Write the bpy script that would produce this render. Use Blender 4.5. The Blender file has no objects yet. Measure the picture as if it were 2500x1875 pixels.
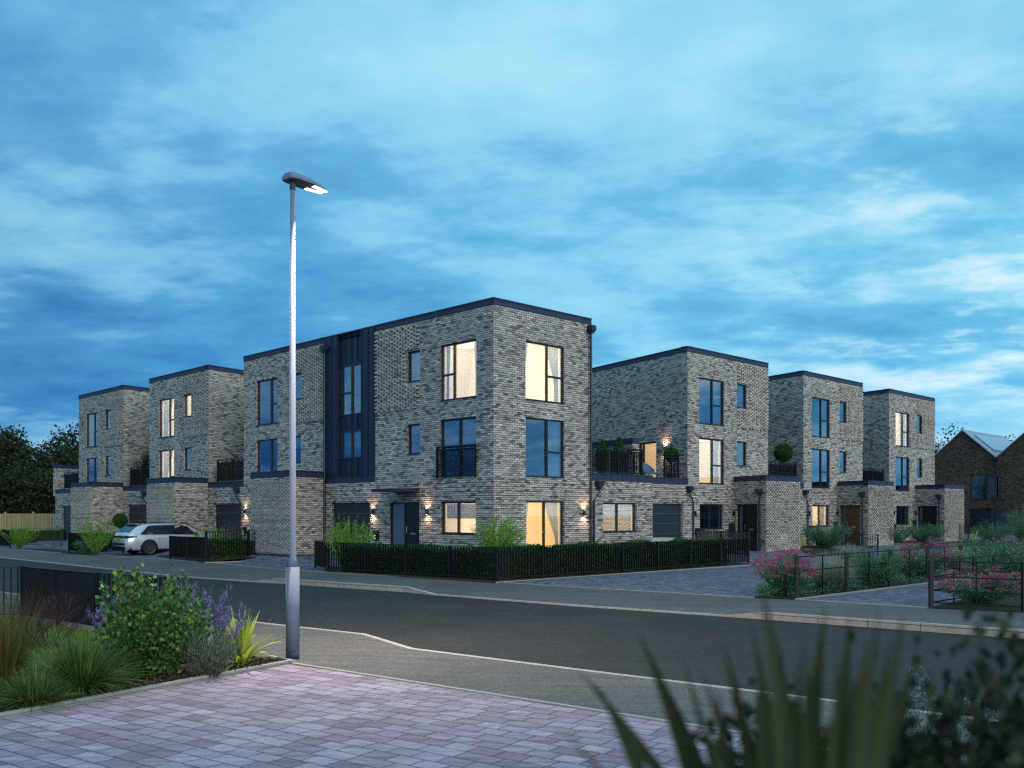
import bpy, math, random
import numpy as np
from mathutils import Vector
random.seed(7)
RNG = np.random.default_rng(11)
S = bpy.context.scene
COL = S.collection
R_ = math.radians

# ---------------------------------------------------------------- materials
class NT:
    def __init__(s, name):
        s.m = bpy.data.materials.new(name); s.m.use_nodes = True
        s.t = s.m.node_tree; s.t.nodes.clear()
        s.out = s.t.nodes.new('ShaderNodeOutputMaterial')
    def n(s, typ, **kw):
        nd = s.t.nodes.new(typ)
        for k, v in kw.items():
            if k in nd.inputs: s.set(nd, k, v)
            else: setattr(nd, k, v)
        return nd
    def set(s, nd, k, v):
        i = nd.inputs[k]
        if hasattr(v, 'is_output') or isinstance(v, bpy.types.NodeSocket): s.t.links.new(v, i)
        else: i.default_value = v
    def link(s, a, b): s.t.links.new(a, b)
    def bsdf(s, color, rough=.8, metal=0., spec=.4, **kw):
        b = s.t.nodes.new('ShaderNodeBsdfPrincipled')
        s.set(b, 'Base Color', color if not isinstance(color, tuple) else (*color[:3], 1))
        s.set(b, 'Roughness', rough); s.set(b, 'Metallic', metal); s.set(b, 'Specular IOR Level', spec)
        for k, v in kw.items(): s.set(b, k.replace('_', ' '), v)
        s.link(b.outputs[0], s.out.inputs[0]); return b
    def ramp(s, fac, stops, interp='LINEAR'):
        r = s.t.nodes.new('ShaderNodeValToRGB'); r.color_ramp.interpolation = interp
        while len(r.color_ramp.elements) < len(stops): r.color_ramp.elements.new(.5)
        for e, (p, c) in zip(r.color_ramp.elements, stops):
            e.position = p; e.color = (*c, 1) if len(c) == 3 else c
        s.link(fac, r.inputs[0]); return r.outputs[0]
    def noise(s, scale, detail=4, rough=.55, vec=None, w=None):
        nd = s.t.nodes.new('ShaderNodeTexNoise'); nd.inputs['Scale'].default_value = scale
        nd.inputs['Detail'].default_value = detail; nd.inputs['Roughness'].default_value = rough
        if vec is not None: s.link(vec, nd.inputs['Vector'])
        return nd.outputs[0]
    def math(s, op, a, b=0., clamp=False):
        nd = s.t.nodes.new('ShaderNodeMath'); nd.operation = op; nd.use_clamp = clamp
        s.set(nd, 0, a) if False else None
        for i, v in enumerate((a, b)):
            if isinstance(v, bpy.types.NodeSocket): s.link(v, nd.inputs[i])
            else: nd.inputs[i].default_value = v
        return nd.outputs[0]
    def mix(s, fac, a, b, blend='MIX'):
        nd = s.t.nodes.new('ShaderNodeMix'); nd.data_type = 'RGBA'; nd.blend_type = blend
        for i, v in ((0, fac), (6, a), (7, b)):
            if isinstance(v, bpy.types.NodeSocket): s.link(v, nd.inputs[i])
            elif i == 0: nd.inputs[i].default_value = v
            else: nd.inputs[i].default_value = (*v, 1)
        return nd.outputs[2]
    def bump(s, h, dist=.01, strength=1.):
        nd = s.t.nodes.new('ShaderNodeBump'); nd.inputs['Distance'].default_value = dist
        nd.inputs['Strength'].default_value = strength
        s.link(h, nd.inputs['Height']); return nd.outputs[0]
    def coord(s, kind='Object', rot=0., scale=(1, 1, 1)):
        c = s.t.nodes.new('ShaderNodeTexCoord'); mp = s.t.nodes.new('ShaderNodeMapping')
        s.link(c.outputs[kind], mp.inputs[0]); mp.inputs['Rotation'].default_value = (0, 0, rot)
        mp.inputs['Scale'].default_value = scale; return mp.outputs[0]

def brick_mat(name, ramp, mortar, bw=.225, rh=.075, ms=.009, offset=.5, rough=.9, smudge=(.03, .035, .045), smud=.5, dist=.006):
    k = NT(name); uv = k.coord('UV')
    b = k.n('ShaderNodeTexBrick', offset=offset, offset_frequency=2)
    k.link(uv, b.inputs['Vector'])
    b.inputs['Color1'].default_value = (0, 0, 0, 1); b.inputs['Color2'].default_value = (1, 1, 1, 1)
    b.inputs['Mortar'].default_value = (.5, .5, .5, 1)
    b.inputs['Scale'].default_value = 1; b.inputs['Mortar Size'].default_value = ms
    b.inputs['Mortar Smooth'].default_value = .3; b.inputs['Bias'].default_value = 0
    b.inputs['Brick Width'].default_value = bw; b.inputs['Row Height'].default_value = rh
    col = k.ramp(b.outputs['Color'], ramp)
    # darker, over-burnt bricks run on for two or three lengths of a course
    st = k.coord('UV', scale=(2.1, 12.0, 1))
    v = k.t.nodes.new('ShaderNodeTexNoise'); v.inputs['Scale'].default_value = 1; v.inputs['Detail'].default_value = 1.5
    k.link(st, v.inputs['Vector'])
    sm = k.ramp(v.outputs[0], [(.60, (0, 0, 0)), (.68, (1, 1, 1))])
    smf = k.math('MULTIPLY', sm, smud)
    col = k.mix(smf, col, smudge)
    fine = k.noise(38, 3, .7, k.coord('UV'))
    fr = k.ramp(fine, [(.3, (.62, .62, .62)), (.7, (1.2, 1.2, 1.2))])
    col = k.mix(1., col, fr, 'MULTIPLY')
    big = k.noise(.35, 3, .5, k.coord('UV'))
    col = k.mix(1., col, k.ramp(big, [(.3, (.86, .87, .88)), (.7, (1.08, 1.07, 1.05))]), 'MULTIPLY')
    col = k.mix(b.outputs['Fac'], col, mortar)
    h = k.math('ADD', k.math('MULTIPLY', b.outputs['Fac'], -1.), k.math('MULTIPLY', fine, .35))
    bs = k.bsdf(col, rough, spec=.25)
    k.link(k.bump(h, dist), bs.inputs['Normal'])
    return k.m

M = {}
M['brick'] = brick_mat('buff_grey_brick', [(0, (.16, .14, .135)), (.10, (.36, .30, .26)), (.35, (.58, .485, .42)), (.62, (.74, .64, .555)), (.82, (.55, .49, .46)), (1, (.92, .82, .73))], (.05, .05, .058), smudge=(.055, .055, .065), smud=.72)
M['brick_proud'] = brick_mat('projecting_brick', [(0, (.26, .24, .22)), (.3, (.53, .45, .39)), (.7, (.70, .60, .52)), (1, (.82, .72, .63))], (.30, .27, .23), ms=.004, smudge=(.10, .095, .10), smud=.6, dist=.002)
M['brown_brick'] = brick_mat('brown_brick', [(0, (.035, .026, .022)), (.4, (.105, .066, .046)), (.75, (.15, .092, .062)), (1, (.20, .13, .09))], (.04, .034, .032), ms=.011, smudge=(.02, .018, .02), smud=.5)
M['blue_brick'] = brick_mat('navy_blue_brick', [(0, (.035, .036, .055)), (1, (.065, .066, .10))], (.02, .02, .03), bw=.225, rh=.09, rough=.55)
M['coping'] = brick_mat('navy_soldier_brick', [(0, (.016, .022, .055)), (1, (.034, .044, .10))], (.10, .12, .20), bw=.075, rh=.6, ms=.007, offset=0., rough=.5, smud=0., dist=.004)

def plain(name, col, rough=.5, metal=0., spec=.4, var=.12, nscale=6., bump=0., bscale=60.):
    k = NT(name); c = k.coord('Object')
    nz = k.noise(nscale, 5, .6, c)
    lo = tuple(x * (1 - var) for x in col); hi = tuple(min(1, x * (1 + var)) for x in col)
    bs = k.bsdf(k.ramp(nz, [(.3, lo), (.7, hi)]), rough, metal, spec)
    if bump: k.link(k.bump(k.noise(bscale, 4, .6, c), bump), bs.inputs['Normal'])
    return k.m
M['navy_metal'] = plain('dark_navy_metal', (.018, .024, .042), .38, .0, .5)
M['clad'] = plain('navy_standing_seam_cladding', (.008, .017, .048), .5, .0, .5, .15, 2.)
M['frame'] = plain('anthracite_window_frame', (.016, .020, .030), .4, 0, .5)
M['black'] = plain('black_painted_metal', (.006, .006, .008), .45, 0, .4)
M['pipe'] = plain('navy_rainwater_pipe', (.014, .019, .038), .35, 0, .5)
M['door'] = plain('black_front_door', (.010, .011, .014), .4, 0, .4)
M['garage'] = plain('anthracite_garage_door', (.020, .026, .040), .45, 0, .4)
M['steel'] = plain('brushed_steel', (.45, .46, .48), .3, .8, .5)
M['galv'] = plain('painted_lamp_column', (.20, .22, .30), .6, .0, .12, .06, 3.)
M['galvdark'] = plain('column_base_band', (.035, .045, .075), .5)
M['bronze'] = plain('copper_lamp_body', (.20, .05, .035), .4, .6, .5)


M['wallroom'] = plain('cream_room_wall', (.84, .78, .68), .9, 0, .1, .03, 1.)
M['yellowroom'] = plain('yellow_room_wall', (.78, .62, .34), .9, 0, .1, .03, 1.)
def glowroom(name, col, st):
    k = NT(name); b = k.bsdf(col, .9, 0, .1); k.set(b, 'Emission Color', (*col, 1)); k.set(b, 'Emission Strength', st); return k.m  # walls glow by themselves, standing in for part of the room lamp's light
M['wallroom'] = glowroom('glowing_cream_room', (.85, .735, .56), .66)
M['yellowroom'] = glowroom('glowing_yellow_room', (.78, .60, .32), .60)
M['darkroom'] = plain('unlit_room_wall', (.16, .17, .19), .9, 0, .1, .03, 1.)  # darker wall colour carries the gloom of rooms without a lamp
M['flat'] = plain('flat_roof_membrane', (.06, .06, .065), .8)
M['wood'] = plain('brown_timber_door', (.12, .065, .03), .55, 0, .4, .3, 9.)
M['slab'] = plain('pale_concrete', (.46, .43, .40), .85, 0, .3, .1, 5., .002, 90.)
M['edging'] = plain('pale_edging_kerb', (.36, .34, .31), .85, 0, .3, .1, 5., .002, 90.)
M['pot'] = plain('dark_planter', (.03, .03, .035), .6)
M['chair'] = plain('blue_grey_outdoor_chair', (.10, .16, .24), .7)

def slate():
    k = NT('grey_slate_roof'); uv = k.coord('UV')
    b = k.n('ShaderNodeTexBrick', offset=.5); k.link(uv, b.inputs['Vector'])
    b.inputs['Color1'].default_value = (.24, .26, .31, 1); b.inputs['Color2'].default_value = (.34, .36, .41, 1)
    b.inputs['Mortar'].default_value = (.12, .13, .17, 1); b.inputs['Scale'].default_value = 1
    b.inputs['Mortar Size'].default_value = .02; b.inputs['Brick Width'].default_value = .5; b.inputs['Row Height'].default_value = .32
    k.bsdf(b.outputs['Color'], .35, 0, .6); return k.m
M['slate'] = slate()
M['solar'] = plain('solar_panel_glass', (.25, .30, .42), .12, 0, .9)

def glass(name, tint, gl, rough=.015):
    k = NT(name)
    tr = k.n('ShaderNodeBsdfTransparent'); tr.inputs[0].default_value = (*tint, 1)
    g = k.n('ShaderNodeBsdfGlossy'); g.inputs['Roughness'].default_value = rough; g.inputs[0].default_value = (.95, .97, 1, 1)
    lw = k.n('ShaderNodeLayerWeight'); lw.inputs[0].default_value = .25
    f = k.math('ADD', k.math('MULTIPLY', lw.outputs['Fresnel'], .6), gl, True)
    mx = k.n('ShaderNodeMixShader'); k.link(f, mx.inputs[0]); k.link(tr.outputs[0], mx.inputs[1]); k.link(g.outputs[0], mx.inputs[2])
    k.link(mx.outputs[0], k.out.inputs[0]); return k.m
M['glass'] = glass('window_glass', (.70, .78, .90), .135)
M['glass_lit'] = glass('window_glass_clear', (.95, .95, .95), .03)
M['frost'] = plain('frosted_glass', (.10, .14, .20), .25, 0, .7)

def emis(name, col, st):
    k = NT(name); e = k.n('ShaderNodeEmission'); e.inputs[0].default_value = (*col, 1); e.inputs[1].default_value = st
    k.link(e.outputs[0], k.out.inputs[0]); return k.m
M['green_led'] = emis('green_charging_light', (.10, 1., .12), 1.6)
M['led'] = emis('street_lamp_led', (1., .86, .66), 22.)
M['bulb'] = emis('warm_lamp_lens', (1., .72, .45), 10.)

def asphalt(name, lo, hi, sp, spk=260.):
    k = NT(name); c = k.coord('Object')
    base = k.ramp(k.noise(.45, 6, .62, c), [(.3, lo), (.7, hi)])
    wear = k.noise(2.3, 5, .7, k.coord('Object', rot=-.62, scale=(.25, 1.6, 1)))
    base = k.mix(1., base, k.ramp(wear, [(.3, (.80, .80, .80)), (.7, (1.2, 1.19, 1.18))]), 'MULTIPLY')
    for s_, a_ in ((17., .22), (42., .34)):
        g = k.noise(s_, 3, .8, c)
        base = k.mix(1., base, k.ramp(g, [(.36, (1 - a_,) * 3), (.64, (1 + a_ * 1.25,) * 3)]), 'MULTIPLY')
    for vs, th in ((20., .88), (34., .80)):
        v = k.n('ShaderNodeTexVoronoi'); v.inputs['Scale'].default_value = vs; k.link(c, v.inputs['Vector'])
        s1 = k.math('MULTIPLY', k.ramp(v.outputs['Distance'], [(.16, (1, 1, 1)), (.3, (0, 0, 0))]), k.ramp(v.outputs['Color'], [(th, (0, 0, 0)), (th + .05, (.8, .8, .8))]))
        base = k.mix(s1, base, sp)
    bs = k.bsdf(base, .80, 0, .35)
    k.link(k.bump(k.noise(60, 3, .8, c), .008), bs.inputs['Normal']); return k.m
M['road'] = asphalt('dark_road_asphalt', (.017, .0155, .0155), (.028, .0255, .025), (.16, .14, .13))
M['path'] = asphalt('grey_footpath_asphalt', (.082, .076, .076), (.122, .112, .108), (.42, .40, .36))

def paving(name, rot, sc, cols, mortar, bw=.27, rh=.2):
    k = NT(name); c = k.coord('Object', rot=rot)
    b = k.n('ShaderNodeTexBrick', offset=.37, offset_frequency=2, squash=1.45, squash_frequency=3); k.link(c, b.inputs['Vector'])
    b.inputs['Color1'].default_value = (0, 0, 0, 1); b.inputs['Color2'].default_value = (1, 1, 1, 1); b.inputs['Mortar'].default_value = (.5, .5, .5, 1)
    b.inputs['Scale'].default_value = 1; b.inputs['Mortar Size'].default_value = .0075; b.inputs['Mortar Smooth'].default_value = .35
    b.inputs['Brick Width'].default_value = bw; b.inputs['Row Height'].default_value = rh
    col = k.ramp(b.outputs['Color'], cols)
    c2 = k.coord('Object', rot=rot, scale=(1.4, 7., 1))
    streak = k.noise(1.6, 5, .65, c2)
    col = k.mix(1., col, k.ramp(streak, [(.3, (.62, .62, .65)), (.68, (1.30, 1.28, 1.28))]), 'MULTIPLY')
    fine = k.noise(55, 4, .75, c)
    col = k.mix(1., col, k.ramp(fine, [(.32, (.72, .72, .72)), (.68, (1.22, 1.22, 1.22))]), 'MULTIPLY')
    wob = k.noise(26, 3, .7, c)
    mf = k.math('MULTIPLY', b.outputs['Fac'], k.ramp(wob, [(.3, (.55, .55, .55)), (.55, (1, 1, 1))]))
    col = k.mix(mf, col, mortar)
    bs = k.bsdf(col, .8, 0, .35)
    h = k.math('ADD', k.math('MULTIPLY', b.outputs['Fac'], -1.), k.math('MULTIPLY', fine, .35))
    k.link(k.bump(h, .009), bs.inputs['Normal']); return k.m
PV = [(0, (.26, .19, .24)), (.3, (.315, .24, .30)), (.6, (.36, .285, .35)), (1, (.42, .345, .42))]
M['paving'] = paving('lilac_block_paving', .616, 1, PV, (.035, .032, .035))
M['paving2'] = paving('driveway_block_paving', .77, 1, [(0, (.085, .085, .12)), (.5, (.15, .15, .20)), (1, (.22, .22, .28))], (.025, .025, .035), .2, .13)

def kerbm(name, col):
    k = NT(name); uv = k.coord('UV'); b = k.n('ShaderNodeTexBrick', offset=0.); k.link(uv, b.inputs['Vector'])
    b.inputs['Color1'].default_value = (*col, 1); b.inputs['Color2'].default_value = (*[x * .86 for x in col], 1); b.inputs['Mortar'].default_value = (.06, .055, .05, 1)
    b.inputs['Scale'].default_value = 1; b.inputs['Mortar Size'].default_value = .006; b.inputs['Brick Width'].default_value = .915; b.inputs['Row Height'].default_value = 5.3
    c = k.coord('Object'); col2 = k.mix(1., b.outputs['Color'], k.ramp(k.noise(9, 6, .7, c), [(.3, (.72, .71, .70)), (.7, (1.12, 1.12, 1.12))]), 'MULTIPLY')
    bs = k.bsdf(col2, .85, 0, .3); k.link(k.bump(k.noise(120, 3, .6, c), .003), bs.inputs['Normal']); return k.m
M['kerb'] = kerbm('concrete_kerb', (.44, .38, .34))

def leafm(name, stops, rough=.5, trans=.25, spec=.35):
    k = NT(name); g = k.n('ShaderNodeNewGeometry')
    col = k.ramp(g.outputs['Random Per Island'], stops)
    b = k.bsdf(col, rough, 0, spec)
    t = k.n('ShaderNodeBsdfTranslucent'); k.link(col, t.inputs[0])
    mx = k.n('ShaderNodeMixShader'); mx.inputs[0].default_value = trans
    k.link(b.outputs[0], mx.inputs[1]); k.link(t.outputs[0], mx.inputs[2]); k.link(mx.outputs[0], k.out.inputs[0]); return k.m
def blindm():
    k = NT('white_blind'); b = k.bsdf((.60, .66, .72), .6); t = k.t.nodes.new('ShaderNodeBsdfTranslucent'); t.inputs[0].default_value = (.8, .8, .8, 1)
    mx = k.n('ShaderNodeMixShader'); mx.inputs[0].default_value = .45; k.link(b.outputs[0], mx.inputs[1]); k.link(t.outputs[0], mx.inputs[2]); k.link(mx.outputs[0], k.out.inputs[0]); return k.m
M['white'] = blindm()
M['curtain'] = blindm(); M['curtain'].name = 'pale_curtain'
M['l_hedge'] = leafm('hedge_leaf', [(0, (.012, .045, .008)), (.6, (.035, .12, .018)), (1, (.09, .24, .035))])
M['l_bright'] = leafm('bright_green_leaf', [(0, (.06, .16, .015)), (.6, (.16, .36, .03)), (1, (.36, .58, .07))])
M['l_cot'] = leafm('round_shrub_leaf', [(0, (.022, .085, .025)), (.5, (.055, .16, .045)), (.8, (.14, .28, .06)), (1, (.40, .45, .09))], .4)
M['l_sage'] = leafm('sage_green_leaf', [(0, (.03, .09, .05)), (.6, (.08, .22, .11)), (1, (.18, .38, .2))])
M['l_grey'] = leafm('grey_green_leaf', [(0, (.06, .10, .07)), (1, (.22, .30, .22))])
M['l_tree'] = leafm('dark_tree_leaf', [(0, (.012, .016, .006)), (.6, (.032, .040, .014)), (1, (.07, .075, .028))], .7)
M['l_olive'] = leafm('palm_leaf', [(0, (.02, .03, .015)), (1, (.09, .11, .05))])
M['l_ball'] = leafm('topiary_leaf', [(0, (.01, .05, .008)), (1, (.06, .19, .03))])
M['b_yel'] = leafm('yellow_striped_blade', [(0, (.20, .26, .02)), (.4, (.46, .52, .05)), (1, (.62, .66, .12))], .4)
M['b_grass'] = leafm('fine_dark_grass_blade', [(0, (.02, .06, .015)), (.5, (.07, .14, .03)), (.85, (.20, .28, .05)), (1, (.34, .30, .12))])
M['b_red'] = leafm('red_tipped_blade', [(0, (.03, .08, .02)), (.6, (.09, .16, .03)), (.80, (.20, .14, .03)), (.88, (.30, .03, .02)), (1, (.42, .05, .03))])
M['b_wisp'] = leafm('pale_feather_grass_blade', [(0, (.16, .18, .11)), (.6, (.34, .35, .25)), (1, (.52, .52, .42))])
M['b_fore'] = leafm('broad_dark_blade', [(0, (.014, .022, .008)), (.5, (.036, .050, .018)), (.8, (.060, .068, .014)), (1, (.095, .090, .016))], .5, .12)
M['b_foreleaf'] = leafm('small_dark_leaf', [(0, (.006, .012, .005)), (.6, (.018, .028, .010)), (1, (.05, .06, .02))], .6, .1)
M['f_pink'] = leafm('pink_flower', [(0, (.30, .02, .09)), (.6, (.58, .06, .20)), (1, (.80, .20, .38))], .7)
M['f_purple'] = leafm('purple_flower', [(0, (.10, .07, .26)), (1, (.27, .20, .55))], .7)
M['f_white'] = leafm('white_flower', [(0, (.25, .27, .38)), (1, (.55, .58, .66))], .7)
M['twig'] = leafm('dark_red_twig', [(0, (.025, .010, .014)), (1, (.075, .028, .035))], .8, .0)
M['stem'] = plain('plant_stem', (.10, .06, .03), .8)
M['stemred'] = plain('reddish_stem', (.22, .05, .02), .7)
M['bark'] = plain('tree_bark', (.05, .04, .03), .95)
M['lawnblade'] = leafm('lawn_blade', [(0, (.05, .12, .02)), (.6, (.12, .24, .05)), (1, (.24, .36, .10))])

def soil():
    k = NT('bark_mulch'); c = k.coord('Object')
    v = k.n('ShaderNodeTexVoronoi'); v.inputs['Scale'].default_value = 26; k.link(c, v.inputs['Vector'])
    col = k.ramp(v.outputs['Color'], [(0, (.018, .014, .012)), (.5, (.055, .042, .034)), (1, (.13, .10, .08))])
    bs = k.bsdf(col, .95, 0, .2); k.link(k.bump(v.outputs['Distance'], .05), bs.inputs['Normal']); return k.m
M['mulch'] = soil()
M['chip'] = leafm('bark_chip', [(0, (.03, .024, .02)), (.6, (.10, .075, .055)), (1, (.22, .17, .13))], .95, 0., .2)
def grassm():
    k = NT('grass_ground'); c = k.coord('Object')
    col = k.ramp(k.noise(3, 6, .7, c), [(.3, (.02, .04, .012)), (.7, (.05, .085, .025))])
    bs = k.bsdf(col, .95, 0, .1); k.link(k.bump(k.noise(60, 3, .7, c), .03), bs.inputs['Normal']); return k.m
M['grass'] = grassm()
def timber():
    k = NT('pale_timber_fence_board'); uv = k.coord('UV'); b = k.n('ShaderNodeTexBrick', offset=0.); k.link(uv, b.inputs['Vector'])
    b.inputs['Color1'].default_value = (.30, .22, .11, 1); b.inputs['Color2'].default_value = (.44, .34, .18, 1); b.inputs['Mortar'].default_value = (.08, .06, .03, 1)
    b.inputs['Scale'].default_value = 1; b.inputs['Mortar Size'].default_value = .01; b.inputs['Brick Width'].default_value = .12; b.inputs['Row Height'].default_value = 9.
    k.bsdf(b.outputs['Color'], .85, 0, .2); return k.m
M['timber'] = timber()

# ---------------------------------------------------------------- mesh helpers
class MB:
    def __init__(s): s.v = []; s.f = []; s.mi = []; s.cur = 0
    def add(s, vs, fs):
        o = len(s.v); s.v += [tuple(p) for p in vs]
        for f in fs: s.f.append([i + o for i in f]); s.mi.append(s.cur)
        return s
    def quad(s, a, b, c, d): return s.add([a, b, c, d], [[0, 1, 2, 3]])
    def hexa(s, p):          # p: 4 bottom (ccw) + 4 top
        return s.add(p, [[3, 2, 1, 0], [4, 5, 6, 7], [0, 1, 5, 4], [1, 2, 6, 5], [2, 3, 7, 6], [3, 0, 4, 7]])
    def box(s, fr, u0, u1, n0, n1, z0, z1):
        a, b, c, d = fr.p(u0, n1), fr.p(u1, n1), fr.p(u1, n0), fr.p(u0, n0)
        return s.hexa([(*q, z0) for q in (a, b, c, d)] + [(*q, z1) for q in (a, b, c, d)])
    def prism(s, poly, z0, z1, caps=True):
        n = len(poly); vs = [(*p, z0) for p in poly] + [(*p, z1) for p in poly]
        fs = [[i, (i + 1) % n, (i + 1) % n + n, i + n] for i in range(n)]
        if caps: fs += [list(range(n))[::-1], list(range(n, 2 * n))]
        return s.add(vs, fs)
    def tube(s, pts, rad, seg=8, cap=True):
        pts = [Vector(p) for p in pts]; n = len(pts)
        rads = rad if isinstance(rad, (list, tuple)) else [rad] * n
        vs = []
        for i, p in enumerate(pts):
            t = (pts[min(i + 1, n - 1)] - pts[max(i - 1, 0)]).normalized()
            a = Vector((0, 0, 1)) if abs(t.z) < .9 else Vector((1, 0, 0))
            x = t.cross(a).normalized(); y = t.cross(x)
            for j in range(seg):
                q = 2 * math.pi * j / seg; vs.append(p + x * math.cos(q) * rads[i] + y * math.sin(q) * rads[i])
        fs = [[i * seg + j, i * seg + (j + 1) % seg, (i + 1) * seg + (j + 1) % seg, (i + 1) * seg + j] for i in range(n - 1) for j in range(seg)]
        if cap: fs += [list(range(seg)), list(range((n - 1) * seg, n * seg))]
        return s.add(vs, fs)
    def build(s, name, mats, parent=None, smooth=False, loc=None, bevel=0.):
        me = bpy.data.meshes.new(name)
        v = s.v
        if loc is not None: v = [(p[0] - loc[0], p[1] - loc[1], p[2] - loc[2]) for p in v]
        me.from_pydata(v, [], s.f)
        for m in (mats if isinstance(mats, list) else [mats]): me.materials.append(m)
        if isinstance(mats, list): me.polygons.foreach_set('material_index', s.mi)
        import bmesh
        bm = bmesh.new(); bm.from_mesh(me); bmesh.ops.recalc_face_normals(bm, faces=bm.faces); bm.to_mesh(me); bm.free()
        auto_uv(me, loc)
        if smooth: me.polygons.foreach_set('use_smooth', [True] * len(me.polygons))
        o = bpy.data.objects.new(name, me); COL.objects.link(o)
        if loc is not None: o.location = loc
        if parent: o.parent = parent
        if bevel:
            b = o.modifiers.new('b', 'BEVEL'); b.width = bevel; b.segments = 2; b.limit_method = 'ANGLE'
        return o

def auto_uv(me, loc=None):
    nP = len(me.polygons)
    if not nP: return
    uvl = me.uv_layers.new(name='UVMap')
    nl = len(me.loops); vi = np.empty(nl, int); me.loops.foreach_get('vertex_index', vi)
    co = np.empty(len(me.vertices) * 3); me.vertices.foreach_get('co', co); co = co.reshape(-1, 3)
    if loc is not None: co = co + np.array(loc)[None]
    nr = np.empty(nP * 3); me.polygons.foreach_get('normal', nr); nr = nr.reshape(-1, 3)
    lt = np.empty(nP, int); me.polygons.foreach_get('loop_total', lt)
    nn = np.repeat(nr, lt, axis=0); P = co[vi]
    hz = np.hypot(nn[:, 0], nn[:, 1]) + 1e-9
    tx, ty = -nn[:, 1] / hz, nn[:, 0] / hz
    flat = np.abs(nn[:, 2]) > .75
    u = np.where(flat, P[:, 0], P[:, 0] * tx + P[:, 1] * ty); v = np.where(flat, P[:, 1], P[:, 2])
    uvl.data.foreach_set('uv', np.stack([u, v], 1).ravel())

def empty(name, label=None, cat=None, loc=(0, 0, 0), rz=0., group=None):
    o = bpy.data.objects.new(name, None); COL.objects.link(o); o.location = loc; o.rotation_euler = (0, 0, rz)
    o.empty_display_size = .2
    return tag(o, label, cat, group)
def tag(o, label=None, cat=None, group=None, kind=None):
    if label: o['label'] = label
    if cat: o['category'] = cat
    if group: o['group'] = group
    if kind: o['kind'] = kind
    return o

class Fr:
    """plan frame of a wall: origin, unit direction u (to the right as seen from the street) and outward normal"""
    def __init__(s, o, d):
        s.o = np.array(o, float); s.d = np.array(d, float) / np.linalg.norm(d)
        n = np.array([-s.d[1], s.d[0]])
        if n @ (-s.o) < 0: n = -n
        s.n = n
    def p(s, u, n=0.): q = s.o + s.d * u + s.n * n; return (float(q[0]), float(q[1]))
    def P(s, u, n, z): q = s.p(u, n); return (q[0], q[1], z)
    def sh(s, u, n=0.):
        f = Fr(s.o + s.d * u + s.n * n, s.d); f.n = s.n; return f

CX, HZ, F = 1250., 1249., 2300.
def gp(x, y, z=0.):
    """point of the surveyed photograph on the plane at height z"""
    Y = F * (2. - z) / (y - HZ); return ((x - CX) / F * Y, Y)
def at(x, Y): return (x - CX) / F * Y
def zat(y, Y): return 2. - (y - HZ) / F * Y

C0 = np.array([-.6155, 31.46])
dA = np.array([-2260., 2300.]); dA /= np.linalg.norm(dA)
dB = np.array([2340., 2300.]); dB /= np.linalg.norm(dB)
dA2 = np.array([-1321., 2300.]); dA2 /= np.linalg.norm(dA2)
dB2 = np.array([1490., 2300.]); dB2 /= np.linalg.norm(dB2)
R0 = np.array([7.5755, 40.6617])
FA = Fr(C0, -dA); FB_ = Fr(C0, dB); FR = Fr(R0, dB)

def sm(x): x = min(1, max(0, x)); return x * x * (3 - 2 * x)
def G(x, y):
    p = np.array([x, y]); a = (p - C0) @ FA.n
    b = (p - C0) @ FB_.n if (p - C0) @ dB < 8.7 else (p - R0) @ FR.n
    d = max(a, b)          # distance in front of the nearer row of houses
    return .25 * sm((3.15 - d) / 1.4)

# ---------------------------------------------------------------- wall builder
def wall(mb, fr, u0, u1, z0, z1, holes=(), reveal=.13, mat=0):
    mb.cur = mat
    us = sorted(set([u0, u1] + [h[0] for h in holes] + [h[1] for h in holes]))
    zs = sorted(set([z0, z1] + [h[2] for h in holes] + [h[3] for h in holes]))
    us = [u for u in us if u0 <= u <= u1]; zs = [z for z in zs if z0 <= z <= z1]
    for i in range(len(us) - 1):
        for j in range(len(zs) - 1):
            cu, cz = (us[i] + us[i + 1]) / 2, (zs[j] + zs[j + 1]) / 2
            if any(h[0] < cu < h[1] and h[2] < cz < h[3] for h in holes): continue
            mb.quad(fr.P(us[i], 0, zs[j]), fr.P(us[i + 1], 0, zs[j]), fr.P(us[i + 1], 0, zs[j + 1]), fr.P(us[i], 0, zs[j + 1]))
    for (a, b, c, d) in [h[:4] for h in holes]:
        r = -(reveal + .05)
        mb.quad(fr.P(a, 0, c), fr.P(a, r, c), fr.P(a, r, d), fr.P(a, 0, d))
        mb.quad(fr.P(b, 0, c), fr.P(b, r, c), fr.P(b, r, d), fr.P(b, 0, d))
        mb.quad(fr.P(a, 0, d), fr.P(b, 0, d), fr.P(b, r, d), fr.P(a, r, d))
        mb.quad(fr.P(a, 0, c), fr.P(b, 0, c), fr.P(b, r, c), fr.P(a, r, c))

def bands(mb, fr, u0, u1, z0, z1, holes=(), proud=.040, mat=0):
    mb.cur = mat; z = z0
    while z + .13 < z1 + .01:
        iv = [(u0, u1)]
        for (a, b, c, d) in [h[:4] for h in holes]:
            if c < z + .13 and d > z:
                iv = [q for (s, e) in iv for q in ((s, min(e, a)), (max(s, b), e)) if q[1] - q[0] > .02]
        for (s, e) in iv: mb.box(fr, s, e, 0.0005, proud, z, z + .128)
        z += .15

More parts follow.
